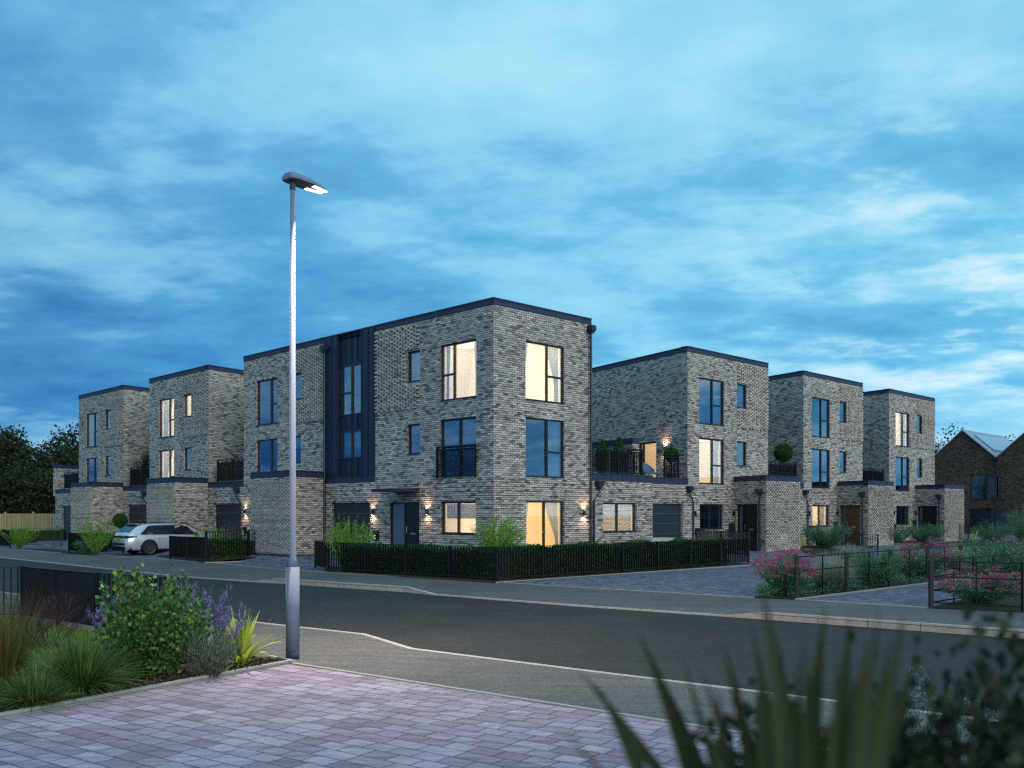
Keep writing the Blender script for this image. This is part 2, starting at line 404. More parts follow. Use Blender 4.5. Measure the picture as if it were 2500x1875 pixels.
def proud_bricks(mb, fr, u0, u1, z0, z1, w, pitch, holes=(), n=.065, mat=1, every=1):
    mb.cur = mat; j = 0; z = z0
    while z + .065 <= z1:
        if j % every == 0:
            u = u0 + (pitch / 2 if (j // every) % 2 else 0) + .01
            while u + w <= u1:
                if not any(a - .02 < u + w and b + .02 > u and c - .01 < z + .065 and d + .01 > z for (a, b, c, d) in [h[:4] for h in holes]):
                    mb.box(fr, u, u + w, 0.0005, n * random.uniform(.85, 1.1), z, z + .063)
                u += pitch
        z += .075; j += 1

LIGHTS = []
def light(kind, name, loc, energy, color, parent, **kw):
    l = bpy.data.lights.new(name, kind); l.energy = energy; l.color = color
    for k, v in kw.items(): setattr(l, k, v)
    o = bpy.data.objects.new(name, l); COL.objects.link(o); o.location = loc; o.parent = parent
    LIGHTS.append(o); return o

def window(par, fr, u0, u1, z0, z1, mull=None, trans=None, lit=0., room=None, blind=None, curt=(), inset=.12, fw=.055, glass=None, depth=1.15, name='window', sill=True, handle=False, rz=None):
    """mull: list of mullion positions (0..1 from the left); trans: (column, height fraction)"""
    mb = MB(); a, b = -inset, -inset + .06
    mb.box(fr, u0, u0 + fw, a, b, z0, z1); mb.box(fr, u1 - fw, u1, a, b, z0, z1)
    mb.box(fr, u0 + fw, u1 - fw, a, b, z1 - fw, z1); mb.box(fr, u0 + fw, u1 - fw, a, b, z0, z0 + fw)
    xs = [u0 + fw] + [u0 + (u1 - u0) * m for m in (mull or [])] + [u1 - fw]
    for m in xs[1:-1]: mb.box(fr, m - .04, m + .04, a, b + .012, z0 + fw, z1 - fw)
    for (c, t) in (trans or []):
        s = xs[c] + (.04 if c else 0); e = xs[c + 1] - (.04 if c + 1 < len(xs) - 1 else 0); zt = z0 + (z1 - z0) * t
        mb.box(fr, s, e, a, b + .006, zt - .035, zt + .035)
    w = mb.build(name, M['frame'], par)
    g = MB(); g.box(fr, u0 + .02, u1 - .02, a + .018, a + .026, z0 + .02, z1 - .02)
    g.build('pane', glass or (M['glass_lit'] if lit else M['glass']), w)
    if sill: MB().box(fr, u0 - .0, u1 + .0, b + .001, .035, z0 + .001, z0 + .03).build('sill', M['frame'], w)
    # the room behind
    r = MB(); e = .0; zr0, zr1 = rz or (z0, z1)
    ru0, ru1, n0, n1 = u0 - e + .001, u1 + e - .001, a - .07, a - depth
    P = fr.P
    def q(*p): r.quad(*p)
    q(P(ru0, n1, zr0), P(ru1, n1, zr0), P(ru1, n1, zr1), P(ru0, n1, zr1))
    q(P(ru0, n0, zr0), P(ru0, n1, zr0), P(ru0, n1, zr1), P(ru0, n0, zr1))
    q(P(ru1, n0, zr0), P(ru1, n1, zr0), P(ru1, n1, zr1), P(ru1, n0, zr1))
    q(P(ru0, n0, zr0), P(ru1, n0, zr0), P(ru1, n1, zr0), P(ru0, n1, zr0))
    q(P(ru0, n0, zr1), P(ru1, n0, zr1), P(ru1, n1, zr1), P(ru0, n1, zr1))
    r.build('room_interior', room or (M['wallroom'] if lit else M['darkroom']), w)
    if lit:
        ar = (z1 - z0) * (u1 - u0)
        light('AREA', 'room_light', P((u0 + u1) / 2, a - depth * .5, zr1 - .012), lit * (2.6 + 2.4 * ar), (1., .82, .58), w, shape='RECTANGLE', size=(u1 - u0) * .8, size_y=depth * .7).rotation_euler = (0, 0, math.atan2(fr.d[1], fr.d[0]))
    if blind:
        bz0, bz1 = blind; bb = MB(); z = z1 - fw - .01
        lim = z0 + (z1 - z0) * bz0
        while z > lim:
            bb.add([P(u0 + fw, a - .05, z), P(u1 - fw, a - .05, z), P(u1 - fw, a - .10, z - .042), P(u0 + fw, a - .10, z - .042)], [[0, 1, 2, 3]]); z -= bz1
        bb.build('blind', M['white'], w)
    for (s0, s1, e0, e1) in curt:  # fractions at top (s0,s1) and bottom (e0,e1)
        cb = MB(); K, J = 26, 10; vs = []; fs = []
        for j in range(J + 1):
            t = j / J; zz = z1 - .03 - (z1 - z0 - .05) * t
            k = sm(t * 1.35); lo = s0 + (e0 - s0) * k; hi = s1 + (e1 - s1) * k
            for i in range(K + 1):
                f = lo + (hi - lo) * i / K
                vs.append(P(u0 + fw + (u1 - u0 - 2 * fw) * f, a - .13 + .028 * math.sin(i * 1.9 + j * .12), zz))
        for j in range(J):
            for i in range(K): o = j * (K + 1) + i; fs.append([o, o + 1, o + K + 2, o + K + 1])
        cb.add(vs, fs); cb.build('curtain', M['curtain'], w, smooth=True)
    if handle: MB().box(fr, (u0 + u1) / 2 - .12, (u0 + u1) / 2 + .06, b + .014, b + .05, z0 + 1.0, z0 + 1.03).build('handle', M['steel'], w)
    return w

def railing(par, fr, u0, u1, n, z0, z1, pitch=.1, gap=.12, posts=None, name='railing', bw=.012, bd=.04):
    mb = MB()
    mb.box(fr, u0, u1, n - .03, n + .03, z1 - .04, z1)
    mb.box(fr, u0, u1, n - .02, n + .02, z0 + .05, z0 + .08)
    if gap: mb.box(fr, u0, u1, n - .02, n + .02, z1 - gap - .03, z1 - gap)
    u = u0 + pitch; top = z1 - gap - .03 if gap else z1 - .04; i = 0
    while u < u1 - .03:
        mb.box(fr, u - bw / 2, u + bw / 2, n - bd / 2, n + bd / 2, z0 + .08, top if (i % 4 or not gap) else z1 - .04); u += pitch; i += 1
    for q in (posts if posts is not None else [u0 + .02, u1 - .02]): mb.box(fr, q - .03, q + .03, n - .035, n + .035, z0, z1 + .001)
    return mb.build(name, M['black'], par)

def wall_lamp(par, fr, u, z, lit=1., n0=.042):
    o = MB(); o.tube([fr.P(u, n0 + .08, z - .11), fr.P(u, n0 + .08, z + .11)], .042, 14); o.box(fr, u - .03, u + .03, n0, n0 + .06, z - .05, z + .05)
    w = o.build('wall_lamp', M['bronze'] if lit else M['black'], par)
    if lit:
        for s in (1, -1):
            MB().tube([fr.P(u, n0 + .08, z + s * .1102), fr.P(u, n0 + .08, z + s * .114)], .034, 12).build('lens', M['bulb'], w)
            l = light('SPOT', 'lamp_beam', fr.P(u, n0 + .115, z + s * .13), 15. * lit, (1., .64, .40), w, spot_size=R_(135), spot_blend=.7, shadow_soft_size=.03)
            d = Vector((-fr.n[0] * .42, -fr.n[1] * .42, s)).normalized()
            l.rotation_euler = d.to_track_quat('-Z', 'Y').to_euler()
    return w

def charger(par, fr, u, z, n0=.042):
    o = MB(); K = 20; hw, hh = .115, .19
    pts = []
    for i in range(K):
        q = 2 * math.pi * i / K; c, s_ = math.cos(q), math.sin(q)
        pts.append((math.copysign(abs(c) ** .5, c) * hw, math.copysign(abs(s_) ** .5, s_) * hh))
    vs = [fr.P(u + p[0], n0, z + p[1]) for p in pts] + [fr.P(u + p[0] * .93, n0 + .12, z + p[1] * .95) for p in pts]
    o.add(vs, [[i, (i + 1) % K, (i + 1) % K + K, i + K] for i in range(K)] + [list(range(K, 2 * K))])
    w = o.build('car_charger', M['black'], par)
    g = MB(); N = 16; vs = []
    for i in range(N + 1):
        q = R_(60 + 240 * i / N)
        for r in (.052, .078): vs.append(fr.P(u + .01 + math.cos(q) * r, n0 + .123, z - .07 + math.sin(q) * r))
    g.add(vs, [[2 * i, 2 * i + 1, 2 * i + 3, 2 * i + 2] for i in range(N)]); g.build('status_ring', M['green_led'], w)
    return w

def downpipe(par, fr, u, ztop, z0=.2, swan=0., n0=.02, hop=.26):
    o = MB(); n = n0 + .075
    if swan:
        o.tube([fr.P(u, n + .05, ztop - .25), fr.P(u, n + .05, ztop - .42), fr.P(u + swan, n, ztop - .72), fr.P(u + swan, n, z0)], .038, 10)
    else: o.tube([fr.P(u, n, ztop - .2), fr.P(u, n, z0)], .042, 10)
    uu = u + swan
    zz = z0 + .3
    while zz < ztop - .9: o.box(fr, uu - .06, uu + .06, n0, n0 + .03, zz, zz + .05); zz += 1.8
    w = o.build('downpipe', M['pipe'], par)
    h = MB(); h.box(fr, u - hop / 2, u + hop / 2, n0, n0 + .22, ztop - .2, ztop); h.box(fr, u - hop / 3, u + hop / 3, n0 + .001, n0 + .17, ztop - .28, ztop - .2)
    h.build('hopper', M['pipe'], w); return w

def parapet(par, fr, u0, u1, z1, h=.24, e0=0., e1=0., n=.018):
    mb = MB(); mb.cur = 0; mb.box(fr, u0 - e0, u1 + e1, -.10, n, z1 - h, z1 - .04)
    mb.cur = 1; mb.box(fr, u0 - e0 * 2, u1 + e1 * 2, -.32, n + .02, z1 - .04, z1)
    return mb.build('coping', [M['coping'], M['navy_metal']], par)

def door(par, fr, u0, u1, z0, z1, inset=.12, mat='door', side=0., name='front_door', letter=True, hand=True):
    o = MB(); a, b = -inset, -inset + .05
    us = u0 + side
    o.box(fr, u0, u0 + .05, a, b + .02, z0, z1); o.box(fr, u1 - .05, u1, a, b + .02, z0, z1); o.box(fr, u0 + .05, u1 - .05, a, b + .02, z1 - .05, z1)
    if side: o.box(fr, us - .04, us + .04, a, b + .02, z0, z1 - .05)
    o.box(fr, us + (.04 if side else .05), u1 - .05, a, b, z0, z1 - .05)
    zz = z0 + .18
    while zz < z1 - .2: o.box(fr, us + .16, u1 - .16, b, b + .008, zz, zz + .17); zz += .2
    w = o.build(name, M[mat], par)
    if side: MB().box(fr, u0 + .06, us - .05, a + .01, a + .025, z0 + .08, z1 - .07).build('side_light', M['frost'], w)
    if letter: MB().box(fr, (us + u1) / 2 - .13, (us + u1) / 2 + .13, b + .01, b + .025, z0 + .92, z0 + .98).build('letter_plate', M['steel'], w)
    if hand: MB().tube([fr.P(us + .13, b + .05, z0 + .95), fr.P(us + .13, b + .05, z0 + 1.2)], .012, 8).build('handle', M['steel'], w)
    return w

def garage(par, fr, u0, u1, z0, z1, inset=.13):
    o = MB(); n = 5; h = (z1 - z0) / n
    for i in range(n):
        o.cur = 0; o.box(fr, u0 + .01, u1 - .01, -inset, -inset + .04, z0 + i * h + .012, z0 + (i + 1) * h - .004)
        o.cur = 1; o.box(fr, u0 + .01, u1 - .01, -inset, -inset + .018, z0 + i * h - .002, z0 + i * h + .012)
    w = o.build('garage_door', [M['garage'], M['steel']], par)
    MB().box(fr, (u0 + u1) / 2 - .05, (u0 + u1) / 2 + .05, -inset + .041, -inset + .07, z0 + .28, z0 + .33).build('handle', M['black'], w)
    return w
# ================================================================ BUILDINGS
def upx(fr, x):
    k = (x - CX) / F; return (k * fr.o[1] - fr.o[0]) / (fr.d[0] - k * fr.d[1])
WH = [(1.15, 2.95, 5.88, 7.90), (1.15, 2.95, 3.21, 5.22), (4.10, 4.88, 6.78, 7.90), (4.10, 4.88, 4.09, 5.23)]
WR = [(.88, 2.85, 5.87, 7.90), (.88, 2.85, 3.22, 5.24), (3.92, 4.74, 6.79, 7.91), (3.92, 4.74, 4.09, 5.25)]

def tri_style(i):  # styles per window index: big upper / big mid / small / small
    return None

def corner_house():
    t = empty('corner_house', 'nearest three storey corner house, with a dark metal clad strip and lit top windows', 'house', (C0[0], C0[1], 0))
    t.location = (0, 0, 0)
    w = MB()
    hA = [(-2.75, -.85, 5.91, 7.89), (-2.75, -.85, 3.21, 5.24), (-2.70, -.85, 1.20, 2.36), (-4.62, -3.88, 6.75, 7.88), (-4.62, -3.88, 4.09, 5.21),
          (-5.69, -3.89, .24, 2.35), (-9.54, -6.91, .24, 2.35)]
    wall(w, FA, -9.99, 0, 0, 3.30, hA); wall(w, FA, -6.62, 0, 3.30, 9.1, hA)
    gB = [(1.52, 3.51, 5.87, 7.92), (1.52, 3.51, 3.20, 5.27), (1.52, 3.49, .27, 2.37), (5.62, 7.67, 1.20, 2.34)]
    wall(w, FB_, 0, 4.98, 0, 9.1, gB[:3]); wall(w, FB_, 4.98, 8.67, 0, 3.3, gB[3:])
    bands(w, FA, -9.99, 0, .30, 3.12, hA); bands(w, FB_, -.0395, 4.98, .30, 3.12, gB); bands(w, FB_, 4.98, 8.67, .30, 3.10, gB)
    proud_bricks(w, FA, -6.60, -3.90, 5.78, 8.88, .205, .33, hA)
    # hidden back and sides, and the roofs
    w.cur = 0
    a, b = C0 + dB * 4.98, C0 + dB * 4.98 + dA * 9.99
    w.quad((*a, 0), (*b, 0), (*b, 9.1), (*a, 9.1)); c = C0 + dA * 9.99; w.quad((*b, 0), (*c, 0), (*c, 9.1), (*b, 9.1))
    e = C0 + dB * 8.67; e2 = e + dA * 7.5
    w.quad((*e, 0), (*e2, 0), (*e2, 3.3), (*e, 3.3)); w.quad((*e2, 0), (*(a + dA * 7.5), 0), (*(a + dA * 7.5), 3.3), (*e2, 3.3))
    w.build('wall', [M['brick'], M['brick_proud']], t)
    MB().add([(*C0, 8.95), (*a, 8.95), (*b, 8.95), (*c, 8.95)], [[0, 1, 2, 3]]).build('roof', M['flat'], t); MB().add([(*a, 3.22), (*e, 3.22), (*e2, 3.22), (*(a + dA * 7.5), 3.22)], [[0, 1, 2, 3]]).build('terrace_floor', M['flat'], t)
    parapet(t, FA, -6.60, 0, 9.16, e1=0); parapet(t, FB_, 0, 4.98, 9.16, e0=.018)
    parapet(t, FB_, 5.0, 8.69, 3.44, .26, n=.05); MB().box(FA, -9.97, -6.63, -.05, .045, 3.14, 3.36).build('soldier_course', M['coping'], t)
    # standing seam cladding
    m = MB()
    cw = [(-9.10, -7.49, 5.84, 7.84), (-9.10, -7.49, 4.10, 5.22)]
    m.box(FA, -9.985, -9.14, -.1, .03, 3.36, 9.10); m.box(FA, -7.48, -6.625, -.1, .03, 3.36, 9.10)
    wall(m, FA.sh(0, -.10), -9.14, -7.48, 3.36, 9.08, cw, .04)
    for u in (-9.97, -9.56, -9.15, -7.47, -7.05, -6.64): m.box(FA, u - .012, u + .012, .03, .06, 3.36, 9.11)
    for u in (-8.73, -8.32, -7.90):
        for z0, z1 in ((3.36, 4.08), (5.26, 5.82), (7.88, 9.10)): m.box(FA, u - .012, u + .012, -.10, -.065, z0, z1)
    m.box(FA, -9.99, -6.62, -.3, .045, 9.101, 9.15)
    m.build('cladding', M['clad'], t)
    fc = FA.sh(0, -.10)
    window(t, fc, *cw[0], mull=[.5], trans=[(0, .45)], curt=[(.0, .34, 0, .22)], inset=.05)
    window(t, fc, *cw[1], mull=[.5], blind=(.35, .055), inset=.05)
    window(t, FA, *hA[0], mull=[.36], trans=[(0, .46)], lit=1.0, curt=[(.82, 1, .86, 1), (.0, .10, .0, .07)])
    window(t, FA, *hA[1], mull=[.52], blind=(.40, .055), sill=False)
    window(t, FA, *hA[2], mull=[.46], lit=.55, blind=(.50, .030), fw=.075, room=M['wallroom'])
    window(t, FA, *hA[3], glass=M['glass']); window(t, FA, *hA[4], glass=M['glass'])
    window(t, FB_, *gB[0], mull=[.57], trans=[(1, .45)], lit=1.0, curt=[(0, .16, 0, .03), (.66, 1., .88, 1.)])
    window(t, FB_, *gB[1], mull=[.57], trans=[(1, .44)], curt=[(.62, 1, .62, 1)])
    window(t, FB_, *gB[2], mull=[.5], lit=.62, room=M['yellowroom'], curt=[(0, .18, 0, .0), (.62, 1., .93, 1.)], handle=True, sill=False)
    window(t, FB_, *gB[3], mull=[.46], lit=.8, blind=(0.0, .05), fw=.07)
    j = railing(t, FA, -2.86, -.82, .07, 3.17, 4.30, .085, .11, name='juliet_balcony', bd=.02)
    door(t, FA, *hA[5], side=.86); garage(t, FA, *hA[6])
    MB().box(FA, -5.25, -3.86, .029, 1.18, 2.71, 2.83).build('door_canopy', M['navy_metal'], t)
    wall_lamp(t, FA, -6.68, 2.0); wall_lamp(t, FA, -3.38, 2.0); wall_lamp(t, FB_, 4.5, 1.95)
    charger(t, FA, -6.42, 1.1)
    downpipe(t, FA, -9.93, 8.78, z0=.2, n0=.042); downpipe(t, FB_, 4.84, 8.86, n0=.042); downpipe(t, FB_, 5.28, 3.14, swan=-.26, n0=.042)
    # first floor terrace over the low link
    railing(t, FB_, 5.02, 8.22, -.14, 3.44, 4.47, .095, .12, posts=[5.05, 6.72, 8.2])
    f2 = Fr(FB_.p(8.22, -.14), -FB_.n); f2.n = FB_.d
    railing(t, f2, .0, 1.55, 0, 3.44, 4.47, .095, .12)
    q = np.array([at(1544, 38.85), 38.85]); fw_ = Fr(q, -dA2)
    pw = MB(); pw.box(fw_, -5.2, 0, -.33, 0, 3.2, 4.80); pw.build('privacy_wall', M['brick'], t)
    pc = MB(); pc.box(fw_, -5.22, .02, -.35, .02, 4.80, 5.04); pc.build('privacy_wall_coping', M['coping'], t)
    return t
corner_house()

def left_house(ue, label, lits, blinds, curts, lamp=False, link=3.41, small_lit=0., charge=False, end=False):
    """ue: the right-hand end of its street front along the main building line"""
    f = FA.sh(-ue - 6.77); W = 6.77
    t = empty('terraced_house', label, 'house'); w = MB()
    wall(w, f, 0, W, 0, 9.1, WH)
    gd = [(-2.85, -.2, .24, 2.35)]
    wall(w, f, -link, 0, 0, 3.3, gd); bands(w, f, -link, 0, .30, 3.12, gd); bands(w, f, 0, 3.6, .30, 3.12)
    proud_bricks(w, f, 4.05, W - .02, 5.76, 8.88, .205, .33, WH)
    w.cur = 0
    fs = Fr(f.p(W), dB2)
    D = 9.; p0, p1 = f.p(0), f.p(W); b0 = tuple(np.array(p0) + dB2 * D); b1 = tuple(np.array(p1) + dB2 * D)
    wall(w, fs, 0, D, 0, 9.1)
    for a, b in ((p0, b0), (b0, b1)): w.quad((*a, 0), (*b, 0), (*b, 9.1), (*a, 9.1))
    l0 = f.p(-link); l1 = tuple(np.array(l0) + dB2 * D)
    w.quad((*l0, 0), (*l1, 0), (*l1, 3.3), (*l0, 3.3)); w.quad((*l1, 0), (*b0, 0), (*b0, 3.3), (*l1, 3.3))
    # porch
    P = np.array(f.p(W - .03)); Q = P - dB2 * 1.93
    ps, pf = Fr(Q, dB2), Fr(Q, -dA); ps.n = fs.n
    wall(w, ps, 0, 1.93, 0, 3.55); wall(w, pf, -3.12, 0, 0, 3.55)
    g = Fr(pf.p(-3.12), dB2); w.quad((*g.p(0), 0), (*g.p(1.93), 0), (*g.p(1.93), 3.55), (*g.p(0), 3.55))
    proud_bricks(w, pf, -3.10, -.02, .35, 3.34, .102, .225, (), .05, 1)
    if end:
        fe = Fr(f.p(-link), dB2); w.cur = 0; w.box(fe, 0, 7, -.3, 0, 3.0, 4.80)
    w.build('wall', [M['brick'], M['brick_proud']], t)
    MB().add([(*p0, 8.95), (*p1, 8.95), (*b1, 8.95), (*b0, 8.95)], [[0, 1, 2, 3]]).build('roof', M['flat'], t)
    MB().add([(*l0, 3.22), (*p0, 3.22), (*b0, 3.22), (*l1, 3.22)], [[0, 1, 2, 3]]).build('terrace_floor', M['flat'], t)
    r = MB(); r.add([(*Q, 3.40), (*ps.p(1.93), 3.40), (*g.p(1.93), 3.40), (*g.p(0), 3.40)], [[0, 1, 2, 3]]); r.build('porch_roof', M['flat'], t)
    parapet(t, f, 0, W, 9.15, e1=.0); parapet(t, fs, 0, D, 9.15, e0=.018); parapet(t, f, -link, 0, 3.42, n=.04)
    parapet(t, pf, -3.12, 0, 3.63, e1=0); parapet(t, ps, 0, 1.90, 3.63, e0=.018)
    if end: MB().box(fe, -.02, 7, -.32, .02, 4.80, 5.04).build('privacy_wall_coping', M['coping'], t)
    pl = MB(); pl.box(ps, -.012, 1.9, 0, .012, 0, .28); pl.box(pf, -3.12, 0, 0, .012, 0, .28); pl.build('plinth', M['blue_brick'], t)
    tr = [(1, .44)]
    window(t, f, *WH[0], mull=[.66], trans=tr, lit=lits[0], curt=curts[0])
    window(t, f, *WH[1], mull=[.66], trans=[(1, .30)], lit=lits[1], curt=curts[1], blind=blinds)
    window(t, f, *WH[2], lit=small_lit); window(t, f, *WH[3])
    garage(t, f, *gd[0]); downpipe(t, f, -.42, 3.12, swan=.30, n0=.042)
    railing(t, f, -2.8, -.02, -.14, 3.42, 4.48, .095, .12, posts=[-2.78, -1.3, -.05])
    if lamp: wall_lamp(t, f, .27, 2.0)
    if charge: charger(t, f, .22, 1.12)
    return t
left_house(9.99, 'flat roofed brick house left of the dark metal clad strip, with unlit blue windows', (0, 0), (.42, .06), ([(.0, .34, 0, .34)], []), lamp=True, charge=True)
left_house(20.17, 'brick house behind the silver car, with two tall lit windows one above the other', (1., 1.), None, ([(.0, .62, 0, .3)], [(0, .62, 0, .25)]), small_lit=.9)
left_house(30.36, 'brick house at the far left end of the row, beside the dark trees', (0, 0), (.5, .06), ([(.1, .6, .1, .6)], []), link=3.97, end=True)

def right_house(i, label, lits, blinds, curts, gl, doorm, side_open):
    o = R0 + dB * 10.06 * i; f = Fr(o, dB); W = 6.65
    t = empty('terraced_house', label, 'house'); w = MB()
    gw = (.88, 2.76, 1.21, 2.34); hs = WR + [gw]
    wall(w, f, 0, W, 0, 9.1, hs)
    link = 2.54 if i == 0 else 3.41; gd = [(-link + .02, -.36, .24, 2.34)]
    wall(w, f, -link, 0, 0, 3.3, gd); bands(w, f, -link, 0, .30, 3.12, gd); bands(w, f, 0, 3.66, .30, 3.12, hs)
    proud_bricks(w, f, 3.92, W - .02, 5.86, 8.88, .205, .33, WR)
    w.cur = 0; D = 9.
    fs = Fr(o, -dA2)
    so = [(upx(fs, 1560), upx(fs, 1602), 3.40, 5.16)] if i == 0 else [(-7.1, -5.0, 3.4, 5.16)]
    wall(w, fs, -D, 0, 0, 9.1, so)
    p0, p1 = f.p(0), f.p(W); b0 = tuple(o + dA2 * D); b1 = tuple(np.array(p1) + dA2 * D)
    for a, b in ((p1, b1), (b0, b1)): w.quad((*a, 0), (*b, 0), (*b, 9.1), (*a, 9.1))
    l0 = f.p(-link); l1 = tuple(np.array(l0) + dA2 * D); w.quad((*l0, 0), (*l1, 0), (*l1, 3.3), (*l0, 3.3)); w.quad((*l1, 0), (*b0, 0), (*b0, 3.3), (*l1, 3.3))
    P = np.array(f.p(3.66)); Q = P - dA2 * 2.0
    ps, pf = Fr(Q, -dA2), Fr(Q, dB)
    du0, du1 = -1.88, -.52
    wall(w, ps, -2.0, 0, 0, 3.55, [(du0, du1, 0, 2.34)], .22); wall(w, pf, 0, 3.02, 0, 3.55)
    g = pf.p(3.02); g2 = tuple(np.array(g) + dA2 * 2.0); w.quad((*g, 0), (*g2, 0), (*g2, 3.55), (*g, 3.55))
    proud_bricks(w, pf, .02, 3.0, .30, 3.34, .102, .225, (), .05, 1)
    w.build('wall', [M['brick'], M['brick_proud']], t)
    MB().add([(*p0, 8.95), (*p1, 8.95), (*b1, 8.95), (*b0, 8.95)], [[0, 1, 2, 3]]).build('roof', M['flat'], t)
    MB().add([(*l0, 3.22), (*p0, 3.22), (*b0, 3.22), (*l1, 3.22)], [[0, 1, 2, 3]]).build('terrace_floor', M['flat'], t)
    r = MB(); r.add([(*Q, 3.40), (*g, 3.40), (*g2, 3.40), (*P, 3.40)], [[0, 1, 2, 3]]); r.build('porch_roof', M['flat'], t)
    parapet(t, f, 0, W, 9.15, e0=.018); parapet(t, fs, -D, 0, 9.15); parapet(t, f, -link, 0, 3.42, n=.04)
    parapet(t, pf, 0, 3.02, 3.61, e0=.018); parapet(t, ps, -1.96, 0, 3.61)
    window(t, f, *WR[0], mull=[.56], trans=[(1, .44)], lit=lits[0], curt=curts[0])
    window(t, f, *WR[1], mull=[.56], trans=[(1, .42)], lit=lits[1], curt=curts[1], blind=blinds)
    window(t, f, *WR[2]); window(t, f, *WR[3])
    window(t, f, *gw, mull=[.47], lit=lits[2], blind=gl, fw=.07, curt=curts[2])
    if i == 0: window(t, fs, *so[0], mull=[.2], lit=.55, room=M['yellowroom'], sill=False, name='patio_door', fw=.06)
    else: window(t, fs, *so[0], mull=[.5], sill=False, name='patio_door')
    door(t, ps, du0, du1, .24, 2.34, inset=.2, mat=doorm, side=.35)
    if i == 0: wall_lamp(t, fs, upx(fs, 1626), 5.05 if 0 else 4.78, 1.6, n0=.0)
    garage(t, f, *gd[0]); downpipe(t, f, -.02, 3.1, swan=.30, n0=.042); downpipe(t, ps, -.33, 3.02, z0=.2, n0=.0)
    wall_lamp(t, f, 3.48, 1.92, 0); wall_lamp(t, f, .44, 1.92, 0); charger(t, f, .60, 1.1)
    mbx = MB().box(f, 3.14, 3.58, .03, .10, .86, 1.47).build('meter_box', M['navy_metal'], t)
    a = (-1.5 if i == 0 else -3.38)
    railing(t, f, a, -.45, -.14, 3.42, 4.45, .095, .12, posts=[a + .03, (a - .45) / 2, -.48])
    return t
right_house(0, 'brick house right of the corner house, with a terrace lamp on its side wall', (0, 1., 0), None, ([(.0, .12, 0, .12), (.7, 1, .7, 1)], [(.62, 1, .62, 1)], []), (.42, .07), 'door', None)
right_house(1, 'brick house with a brown timber door in its porch, right of the terrace lamp', (0, 0, 1.), (.55, .07), ([(.6, 1, .6, 1)], [], [(.62, 1, .7, 1)]), None, 'wood', None)
right_house(2, 'brick house at the right end of the row, with its top floor window lit', (1., 0, 0), None, ([(.55, 1, .62, 1)], [(.6, 1, .6, 1)], []), (.6, .06), 'door', None)

# ---------------------------------------------------------------- brown gabled houses beyond
def brown_house(k, label):
    Y0 = 76.; o = np.array([at(2349.8, Y0), Y0]); f = Fr(o, -dA)
    hw = upx(f, 2432.8); pitch = 2 * hw; f = f.sh(pitch * k); ze, za = 6.2, 8.46
    t = empty('gabled_house', label, 'house')
    hs = [(.6, 3.35, 2.98, 4.98)] + ([(-3.35, -2.25, 3.2, 4.82)] if k == 0 else [(-3.35, -2.25, 3.2, 4.82)])
    dr = (.55, 2.15, .2, 2.25)
    w = MB(); wall(w, f, -hw, hw, 0, ze, hs + [dr])
    w.add([f.P(-hw, 0, ze), f.P(hw, 0, ze), f.P(0, 0, za)], [[0, 1, 2]])
    bk = 9.5; w.quad(f.P(-hw, 0, 0), f.P(-hw, -bk, 0), f.P(-hw, -bk, ze), f.P(-hw, 0, ze)); w.quad(f.P(hw, 0, 0), f.P(hw, -bk, 0), f.P(hw, -bk, ze), f.P(hw, 0, ze))
    w.add([f.P(-hw, -bk, 0), f.P(hw, -bk, 0), f.P(hw, -bk, ze), f.P(0, -bk, za), f.P(-hw, -bk, ze)], [[0, 1, 2, 3, 4]])
    w.cur = 1; w.box(f, 2.2, 3.4, 0, .03, 0, 2.25); w.build('wall', [M['brown_brick'], M['blue_brick']], t)
    r = MB()
    for s in (-1, 1):
        r.add([f.P(s * hw, .12, ze + .02), f.P(0, .12, za + .06), f.P(0, -bk - .1, za + .06), f.P(s * hw, -bk - .1, ze + .02),
               f.P(s * hw, .12, ze + .12), f.P(0, .12, za + .16), f.P(0, -bk - .1, za + .16), f.P(s * hw, -bk - .1, ze + .12)], [[0, 1, 2, 3], [4, 5, 6, 7], [0, 1, 5, 4], [2, 3, 7, 6], [0, 3, 7, 4]])
    ro = r.build('roof', M['slate'], t)
    me = ro.data; uvl = me.uv_layers[0]
    for po in me.polygons:
        for li in po.loop_indices:
            v = me.vertices[me.loops[li].vertex_index].co; q = np.array([v.x, v.y]) - f.o
            uvl.data[li].uv = (float(q @ f.n), v.z * 1.8)
    def on(uu, nn, h):  # point on the right-hand slope
        return f.P(uu, nn, za + .16 + h - uu * (za - ze) / hw)
    sp = MB(); sp.hexa([on(.5, -1.2, .0), on(2.0, -1.2, .0), on(2.0, -8.4, .0), on(.5, -8.4, .0), on(.5, -1.2, .09), on(2.0, -1.2, .09), on(2.0, -8.4, .09), on(.5, -8.4, .09)])
    sp.build('solar_panel', M['solar'], t)
    window(t, f, *hs[0], mull=[.42], trans=[(0, .46)], curt=[(.0, .36, .0, .3), (.82, 1, .82, 1)] if k == 0 else [(0, .3, 0, .12)])
    window(t, f, *hs[1]); door(t, f, *dr)
    if k == 0:
        downpipe(t, f, hw, ze + .1, n0=.0)
    MB().box(f, hw - 1.1, hw - .35, .0, .25, .55, 1.5).build('meter_box', M['navy_metal'], t)
brown_house(0, 'brown brick gabled house with its whole gable and solar panel roof in view')
brown_house(1, 'brown brick gabled house cut by the right edge of the photo')

